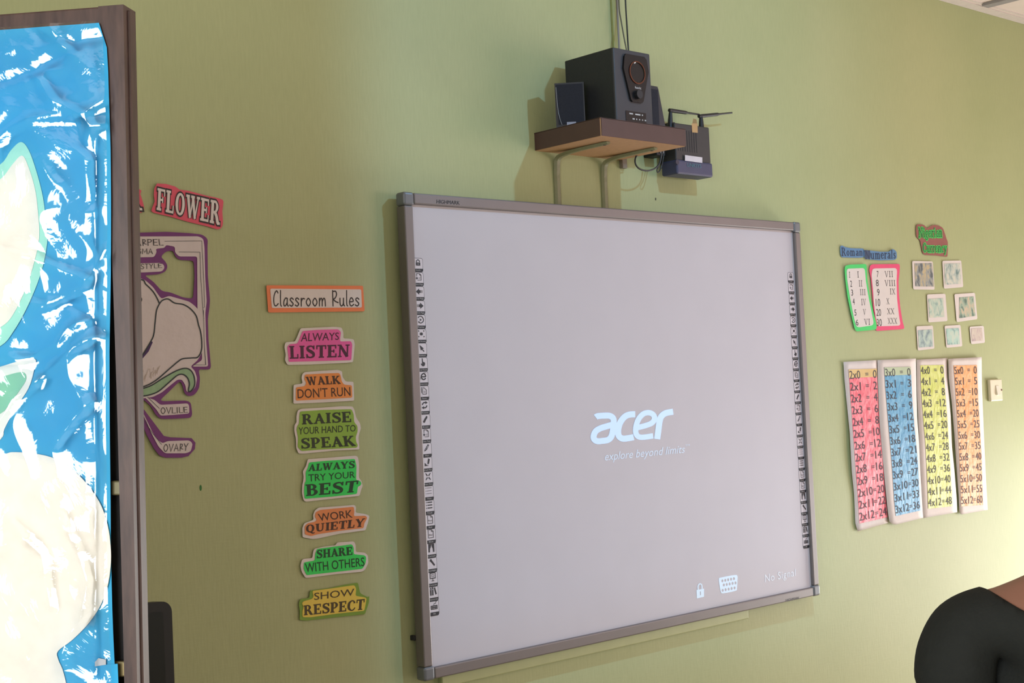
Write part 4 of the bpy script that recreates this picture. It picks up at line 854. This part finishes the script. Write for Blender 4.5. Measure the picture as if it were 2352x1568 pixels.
# ------------------------------------------------------------------ monitor on a desk behind the notice board
mc = W(388, 1384, .36)
md = thing('computer_monitor', 'black flat monitor with rounded corners, half hidden behind the notice board', 'monitor', (mc.x-.25, -.33, .75))
M_mon = mat('monitor_black', (26, 29, 30), .45, .03, 40); M_scr = mat('screen_off', (21, 24, 25), .3, .02, 20)
def rrect(x0, z0, x1, z1, r, y): return [Vector((x, y, z)) for x, z in rr(x0, z0, x1, z1, r, 6)]
tilt = Matrix.Translation((mc.x, -.36, mc.z)) @ Matrix.Rotation(math.radians(-4), 4, 'X') @ Matrix.Rotation(math.radians(2.2), 4, 'Y') @ Matrix.Translation((-mc.x, .36, -mc.z))
X0, X1, Z1, Z0 = mc.x-.5, mc.x+.006, mc.z+.004, mc.z-.31
mb = MB(); mb.prism([tilt @ p for p in rrect(X0, Z0, X1, Z1, .022, -.36)], tilt.to_3x3() @ Vector((0, .035, 0))); mb.build('housing', M_mon, md)
mb = MB(); mb.prism([tilt @ p for p in rrect(X0+.02, Z0+.022, X1-.02, Z1-.02, .006, -.3605)], tilt.to_3x3() @ Vector((0, -.0012, 0))); mb.build('screen', M_scr, md)
mb = MB(); mb.box((mc.x-.28, -.335, .765), (mc.x-.22, -.315, Z0+.12)); mb.build('stand_neck', M_mon, md)
mb = MB(); mb.box((mc.x-.36, -.42, .75), (mc.x-.14, -.24, .766), bevel=.006); mb.build('stand_base', M_mon, md)
dk = thing('desk', 'brown desk under the monitor, behind the notice board', 'desk', (mc.x-.25, -.35, 0))
M_desk = mat('desk_brown', (112, 78, 54), .5, .08, 12)
MB().box((mc.x-.75, -.62, .72), (mc.x+.2, -.06, .75), bevel=.003).build('desk_top', M_desk, dk)
for lx in (mc.x-.72, mc.x+.13):
    for ly in (-.6, -.12): MB().box((lx, ly, 0), (lx+.04, ly+.04, .72)).build('leg', M_desk, dk)

# ------------------------------------------------------------------ notice board in the foreground
NP = at_depth(283, 784, 1.75)                   # a point on its front face, 1.75 m from the lens
cx_dir = MR @ Vector((1, 0, 0)); cz_dir = MR @ Vector((0, 0, 1))
nd = Vector((-.80, .60, 0)); nd = (cx_dir*-.987 + cz_dir*-.16); nd.z = 0; nd.normalize()   # along the board, to the left
nn = Vector((nd.y, -nd.x, 0)).normalized()
if nn.dot(CAM_LOC-NP) < 0: nn = -nn
UPV = Vector((0, 0, 1))
lean = .017                                    # the board leans slightly sideways
UB = (UPV + (-nd)*lean).normalized(); RB = (-nd - UB*(-nd).dot(UB)).normalized()
def NB(px, py, off=0.0):                        # photo point -> point on the board's front plane
    d = ray(px, py); p0_ = NP + nn*off; t = (p0_-CAM_LOC).dot(nn)/d.dot(nn); return CAM_LOC + d*t
def nbl(px, py):                                # board coordinates (right, up)
    q = NB(px, py)-NP; return q.dot(RB), q.dot(UB)
def NX(a, b, off=0.0): return NP + RB*a + UB*b + nn*off
ptop = nbl(283, 10); pl0 = nbl(0, 37)
M_wood = mat('brown_painted_wood', (70, 52, 48), .40, .10, 18, coat=.05, spec=.4, c2=(86, 65, 58), stretch=(6, 6, 1))
M_back = mat('recess_shade_backing', (40, 38, 40), .7, .05)  # near-black colour stands in for the shade in the recess beside the post
BR = ptop[0]; BTOP = ptop[1]; BBOT = (0 - NP.z)/UB.z; BL = BR-.95
nbd = thing('notice_board', 'tall brown wooden board covered in shiny blue film at the left edge', 'notice board', NX((BL+BR)/2, BBOT))
DEP = .036
def nbox(a0, b0, a1, b1, f0, f1, bevel=.0025):
    mb = MB(); M = Matrix((RB, UB, nn)).transposed().to_4x4(); M.translation = NP
    mb.box((a0, b0, f0), (a1, b1, f1), bevel=bevel, M=M); return mb
pw = nbl(283, 100)[0]-nbl(256, 300)[0]; pw = max(.014, min(.03, pw)) + .004
rail_h = abs(nbl(120, 25)[1]-nbl(120, 66)[1])
pl_ = [nbl(x, y) for x, y in ((226,40),(226,80),(236,130),(246,300),(259,640),(268,900),(276,1200),(284,1500),(287,1640))]
pl_ = [(pl_[0][0], BTOP)] + pl_[1:] + [(pl_[-1][0], BBOT), (BR, BBOT), (BR, BTOP)]
fp = MB(); fp.prism([NX(a, b, 0) for a, b in pl_], nn*-DEP); fp.build('frame_post', M_wood, nbd)
nbox(BR-.004, BBOT, BR+.0025, BTOP-.004, -.030, -.012, .0015).build('edge_moulding', M_wood, nbd)
nbox(BL, BBOT, BL+.03, BTOP, -DEP, 0).build('frame_post', M_wood, nbd)
nbox(BL+.03, BTOP-rail_h-.004, pl_[1][0]+.004, BTOP, -DEP, -.0008).build('frame_rail', M_wood, nbd)
nbox(BL+.03, BBOT+.1, pl_[-3][0], BBOT+.14, -DEP, -.0008).build('frame_rail', M_wood, nbd)
nbox(BL+.02, BBOT+.12, BR-.004, BTOP-.02, -.024, -.019, 0).build('backing_board', M_back, nbd)
M_brass = mat('brass_clasp', (150, 132, 92), .35, .05, metal=.7)
for (y0_, y1_) in ((1104, 1138), (1520, 1556)):
    a0, b0 = nbl(258, y1_); a1, b1 = nbl(283, y0_); nbox(a0-.004, b0, a1+.004, b1, -.012, -.004, .002).build('clasp', M_brass if y0_ > 1300 else mat('olive_clasp', (112, 104, 72), .4, metal=.3), nbd)
# blue covering sheet: a crumpled grid, its right edge following the photo
edge = [(230,62),(240,75),(247,98),(251,160),(254,250),(257,350),(258,450),(257,640),(254,820),(255,1000),(256,1100),(258,1300),(262,1440),(268,1568),(270,1640)]
EB = [nbl(x, y) for x, y in edge]
def redge(b):
    for (a0, b0), (a1, b1) in zip(EB, EB[1:]):
        if b <= b0 and b >= b1: return a0+(a1-a0)*(b0-b)/(b0-b1)
    return EB[0][0] if b > EB[0][1] else EB[-1][0]
def crease(a, b, amp):
    """crumpled film: long diagonal folds plus finer wrinkles"""
    p = Vector((a*7 + b*5, b*6 - a*4, 1.7)); r1 = 1-abs(noise.noise(p))*2
    p2 = Vector((a*16 - b*9, b*20 + a*12, 5.1)); r2 = 1-abs(noise.noise(p2))*2
    p3 = Vector((a*46, b*40, 9.3)); r3 = noise.noise(p3)
    return amp*(.62*r1*abs(r1) + .34*r2 + .12*r3)
FOLDS = [[nbl(x, y) for x, y in L] for L in (
    [(0,196),(60,179),(99,162),(149,133),(179,113)], [(0,335),(33,305),(80,279),(139,272),(202,269),(252,235)], [(99,186),(139,239),(186,259),(225,295),(245,292)],
    [(186,282),(196,332),(232,365),(234,464)], [(-60,560),(43,585),(109,603),(166,629),(212,643)], [(80,696),(109,702),(169,682),(212,646),(255,573)], [(169,696),(229,735),(252,762)],
    [(-90,845),(0,832),(83,822),(143,795),(169,752),(229,729)], [(99,875),(149,828),(186,798),(229,779)], [(230,330),(228,700),(229,1020),(232,1540)], [(7,981),(46,914),(99,875)], [(143,1017),(186,957),(225,921)],
    [(60,40),(110,95),(190,100),(245,90)], [(150,1180),(190,1260),(215,1330),(200,1420)], [(40,1200),(110,1270),(130,1390)])]
def fold(a, b):
    # height of the sharp folds pressed into the film
    h = 0
    for n, L in enumerate(FOLDS):
        dmin = 1
        for (x0, y0), (x1, y1) in zip(L, L[1:]):
            ux, uy = x1-x0, y1-y0; t = max(0, min(1, ((a-x0)*ux+(b-y0)*uy)/(ux*ux+uy*uy)))
            dx, dy = a-x0-ux*t, b-y0-uy*t; d = math.hypot(dx, dy)
            if d < abs(dmin): dmin = d
        if dmin < .012: h += (.0034 if n % 3 else -.0028)*(1-dmin/.012)**1.5
    return h
TOPB = nbl(120, 62)[1]; LOWB = BBOT+.13
def sheet(name, m, off, amp, nu_, nv_, b0, b1, a0=None):
    v = []; f = []
    for jv in range(nv_+1):
        b = b0+(b1-b0)*jv/nv_; ar = redge(b); al = BL+.03 if a0 is None else a0
        for ju in range(nu_+1):
            s_ = (ju/nu_)**.55; a = al+(ar-al)*s_
            e_ = min(1, (ar-a)/.02); v.append(NX(a, b, off + crease(a, b, amp)*(.35+.65*e_) + (fold(a, b) if amp > .004 and a > BR-.36 else 0)))
    f = [(j*(nu_+1)+k, j*(nu_+1)+k+1, (j+1)*(nu_+1)+k+1, (j+1)*(nu_+1)+k) for j in range(nv_) for k in range(nu_)]
    return link(name, v, f, m, nbd, smooth=True)
M_bp = mat('sky_blue_card', (49, 170, 218), .5, .05, 14, spec=.3)
sheet('blue_sheet', M_bp, .0030, .002, 30, 60, LOWB, TOPB)
def NPoly(i, pts, off, k=0, thick=None): i.poly(pts, lambda x, y: NB(x, y, off), k=k, thick=thick)
nt_ = nn*-.0004
M_mint = mat('mint_paper', (170, 236, 216), .6, .04, 20); M_cream = mat('cream_paper', (247, 240, 228), .6, .06, 30, bump=.2, bscale=40); M_sage = mat('sea_green_paper', (140, 206, 176), .6, .06, 24)
def cut(name, pts, m, off, par=nbd):
    i = Ink(); NPoly(i, rnd(pts, 4), off, thick=nt_); return i.build(name, m, par)
pt1 = cut('petal_cutout', [(-160,420),(-60,400),(0,378),(25,345),(48,326),(66,345),(84,395),(98,450),(104,495),(109,545),(101,600),(86,650),(60,710),(30,762),(0,795),(-80,830),(-160,830)], M_mint, .0050)
cut('petal_centre', [(-160,450),(-50,430),(0,412),(28,378),(50,357),(64,380),(80,432),(87,485),(90,545),(79,600),(60,660),(30,722),(0,752),(-80,790),(-160,790)], M_cream, .0056, pt1)
pt2 = cut('petal_cutout', [(-160,880),(-40,850),(0,842),(40,830),(80,824),(78,850),(65,892),(35,938),(10,985),(0,1010),(-80,1080),(-160,1080)], mat('pale_card', (250, 246, 238), .6, .04), .0050)
cut('petal_centre', [(-160,900),(-40,876),(0,866),(50,854),(60,870),(45,896),(20,930),(0,950),(-80,990),(-160,990)], M_sage, .0056, pt2)
cut('disc_cutout', [(-260,1180),(-140,1080),(0,1045),(36,1038),(105,1046),(150,1066),(190,1100),(228,1152),(247,1205),(254,1255),(254,1300),(246,1350),(228,1395),(200,1435),(165,1470),(133,1495),(134,1515),(146,1545),(152,1600),(120,1700),(-260,1700)], M_cream, .0062)
i = Ink(); NPoly(i, [(152,1545),(190,1533),(235,1526),(270,1524),(275,1640),(150,1640)], .0045, thick=nt_); i.build('lower_blue_sheet', M_bp, nbd)
i = Ink(); NPoly(i, [(218,1520),(226,1511),(243,1514),(243,1526),(218,1530)], .0068, thick=nt_); i.build('paper_scrap', M_white, nbd)
# clear film over everything
fm = bpy.data.materials.new('clear_film'); fm.use_nodes = True; t = fm.node_tree
for n in list(t.nodes):
    if n.type != 'OUTPUT_MATERIAL': t.nodes.remove(n)
out = [n for n in t.nodes if n.type == 'OUTPUT_MATERIAL'][0]
tr = t.nodes.new('ShaderNodeBsdfTransparent'); gl = t.nodes.new('ShaderNodeBsdfGlossy'); gl.inputs['Roughness'].default_value = .07
fr = t.nodes.new('ShaderNodeFresnel'); fr.inputs['IOR'].default_value = 1.95; mx = t.nodes.new('ShaderNodeMixShader')
tcn = t.nodes.new('ShaderNodeTexCoord'); nz = t.nodes.new('ShaderNodeTexNoise'); nz.inputs['Scale'].default_value = 11; nz.inputs['Detail'].default_value = 5; nz.inputs['Distortion'].default_value = .8
t.links.new(tcn.outputs['Object'], nz.inputs['Vector']); bp = t.nodes.new('ShaderNodeBump'); bp.inputs['Strength'].default_value = .32; bp.inputs['Distance'].default_value = .014
t.links.new(nz.outputs['Fac'], bp.inputs['Height']); t.links.new(bp.outputs[0], gl.inputs['Normal'])
t.links.new(fr.outputs[0], mx.inputs[0]); t.links.new(tr.outputs[0], mx.inputs[1]); t.links.new(gl.outputs[0], mx.inputs[2]); t.links.new(mx.outputs[0], out.inputs[0])
sheet('clear_film', fm, .0130, .0070, 300, 560, LOWB, TOPB)

# ------------------------------------------------------------------ person at the right edge, seen from behind
PD = 2.0
pc = at_depth(2470, 1345, PD)
lat = Vector((cx_dir.x, cx_dir.y, 0)).normalized(); fwd = Vector((-lat.y, lat.x, 0))
def PPt(x, y, z): return Vector((pc.x, pc.y, 0)) + lat*x + fwd*y + UPV*z
SHZ = at_depth(2246, 1345, PD).z
k_ = SHZ/1.219
joints = []; edges = []
def J(x, y, z, r, par=None):
    joints.append((x*k_, y*k_, z*k_, r*k_)); n = len(joints)-1
    if par is not None: edges.append((par, n))
    return n
pv = J(0, 0, .80, .125); be = J(0, .0, .95, .115, pv); ch = J(0, .0, 1.08, .125, be); uc = J(0, -.005, 1.165, .10, ch)
nb_ = J(.045, 0, 1.240, .050, uc); ne = J(.058, .005, 1.30, .042, nb_); jw = J(.066, .022, 1.355, .058, ne); hd = J(.075, .02, 1.41, .080, jw); ht = J(.082, .012, 1.495, .062, hd)
for s_ in (-1, 1):
    sa = J(s_*.112, 0, 1.172, .060, uc); so = J(s_*.163, 0, 1.160, .055, sa); ua = J(s_*.186, -.005, 1.04, .050, so); el = J(s_*.192, -.01, .93, .042, ua); wr_ = J(s_*.20, .06, .74, .028, el); pa = J(s_*.20, .075, .68, .03, wr_)
    for kf, (dx, ln, ang) in enumerate(((-.03, .05, .03), (-.012, .062, .01), (.004, .066, 0), (.02, .062, -.01), (.034, .048, -.02))):
        f1 = J(s_*.20 + .0, .075+dx, .645, .0085, pa); f2 = J(s_*.20, .075+dx*1.1+.008, .645-ln*.55, .008, f1); J(s_*.197, .075+dx*1.1+.02, .645-ln, .007, f2)
    hp = J(s_*.085, 0, .74, .088, pv); kn = J(s_*.09, .01, .42, .056, hp); an = J(s_*.09, -.02, .075, .036, kn); J(s_*.095, .1, .03, .03, an)
me = bpy.data.meshes.new('body'); me.from_pydata([PPt(x, y, z) for x, y, z, r in joints], edges, [])
ob = bpy.data.objects.new('body_frame', me); COL.objects.link(ob)
ob.modifiers.new('skin', 'SKIN').use_smooth_shade = True
sv = me.skin_vertices[0].data
for v, (x, y, z, r) in zip(sv, joints): v.radius = (r, r*(.78 if z < 1.2*k_ and abs(x) < .12*k_ and z > .7*k_ else 1)); v.use_root = False
sv[0].use_root = True
ss = ob.modifiers.new('smooth', 'SUBSURF'); ss.levels = 3; ss.render_levels = 3
dg = bpy.context.evaluated_depsgraph_get(); bmesh_me = bpy.data.meshes.new_from_object(ob.evaluated_get(dg)); bpy.data.objects.remove(ob)
BV = [v.co.copy() for v in bmesh_me.vertices]; BN = [v.normal.copy() for v in bmesh_me.vertices]; BF = [tuple(p.vertices) for p in bmesh_me.polygons]
def local(p): q = p-Vector((pc.x, pc.y, 0)); return q.dot(lat)/k_, q.dot(fwd)/k_, q.z/k_
for n_, p_ in enumerate(BV):                    # ears, nose and chin drawn out of the one body surface
    x, y, z = local(p_)
    if z < 1.30: continue
    hx = x-.074
    ear = math.exp(-((z-1.40)/.020)**2 - ((y-.012)/.014)**2) if abs(hx) > .045 else 0
    nose = math.exp(-((z-1.388)/.016)**2 - (hx/.014)**2) + .5*math.exp(-((z-1.412)/.018)**2 - (hx/.009)**2) if y > .05 else 0
    BV[n_] = p_ + lat*(math.copysign(.016, hx)*ear*k_) + fwd*(.020*nose*k_)
pr = thing('person', 'person in a black scoop-neck top at the right edge, one shoulder in view', 'person', PPt(0, 0, 0))
M_skin = mat('brown_skin', (146, 104, 86), .5, .04, 20, spec=.35)
link('body', BV, BF, M_skin, pr, smooth=True)
def garment(name, m, keep, d):
    idx = {}; v = []; f = []; rim = set()
    for q in BF:
        if keep(*local(sum((BV[i] for i in q), Vector())/len(q))):
            g_ = []
            for i in q:
                if i not in idx:
                    lx, ly, lz = local(BV[i]); dd = d
                    if name == 'hair' and lz < 1.47: rim.add(len(v))
                    if name == 'top':
                        if lz < .86: dd += .006; rim.update([len(v)] if lz < .735 else [])
                        if abs(lx) > .16 and lz < 1.2: dd += .004*math.exp(-((lz-1.125)/.035)**2) - .004*math.exp(-((lz-1.082)/.008)**2)
                        if abs(lx) < .16 and lz > nline(lx)-.012 and lz > 1.1: rim.add(len(v))
                    idx[i] = len(v); v.append(BV[i]+BN[i]*dd)
                g_.append(idx[i])
            f.append(tuple(g_))
    if rim:                                     # even out the neckline
        from collections import Counter
        ec = Counter(tuple(sorted((q[j], q[(j+1) % len(q)]))) for q in f for j in range(len(q)))
        nb2 = {}
        for (a_, b_), c_ in ec.items():
            if c_ == 1: nb2.setdefault(a_, []).append(b_); nb2.setdefault(b_, []).append(a_)
        for _ in range(14):
            nv = {a_: (v[a_]*.4 + sum((v[b_] for b_ in L), Vector())/len(L)*.6) for a_, L in nb2.items() if a_ in rim}
            for a_, p_ in nv.items(): v[a_] = p_
    o = link(name, v, f, m, pr, smooth=True); s_ = o.modifiers.new('cloth', 'SOLIDIFY'); s_.thickness = .003; s_.offset = -1; return o
def nline(x): return 1.238 - .075*max(0, 1-(x/.143)**2)**.7
def neckline(x, y, z): return z < nline(x) if abs(x) < .143 else True
garment('top', mat('black_jersey', (38, 40, 38), .85, .05, 60, bump=.15, bscale=200, spec=.2), lambda x, y, z: z > .72 and neckline(x, y, z) and not (abs(x) > .15 and z < 1.0), .006)
garment('trousers', mat('dark_trousers', (40, 42, 56), .8, .05, 60), lambda x, y, z: z < .80 and z > .09 and abs(x) < .16, .004)
HR = lambda x, y: 1.365 + .105*max(0., min(1., (y+.01)/.075))**1.3
garment('hair', mat('black_hair', (26, 22, 20), .7, .15, 120, bump=.5, bscale=160), lambda x, y, z: z > HR(x, y) and not (abs(x-.075) > .060 and z < 1.425), .012)
for ex in (.045, .109):
    e_ = MB(); c_ = PPt(ex*k_, .073*k_, 1.415*k_); bm_ = bmesh.new(); bmesh.ops.create_uvsphere(bm_, u_segments=14, v_segments=8, radius=.011)
    e_.add([c_ + v.co for v in bm_.verts], [[v.index for v in f.verts] for f in bm_.faces]); bm_.free(); e_.build('eye', mat('eye_dark', (50, 40, 36), .2), pr, smooth=True)
MB().tube([PPt(.055*k_, .083*k_, 1.352*k_), PPt(.075*k_, .09*k_, 1.349*k_), PPt(.095*k_, .083*k_, 1.352*k_)], [.003, .007, .003], n=10, smooth=4).build('lips', mat('lips_brown', (120, 66, 60), .45), pr, smooth=True)
garment('shoe', mat('black_shoe', (28, 28, 30), .5, .05), lambda x, y, z: z < .075 and x < 0, .006)
garment('shoe', MATS['black_shoe'], lambda x, y, z: z < .075 and x >= 0, .006)
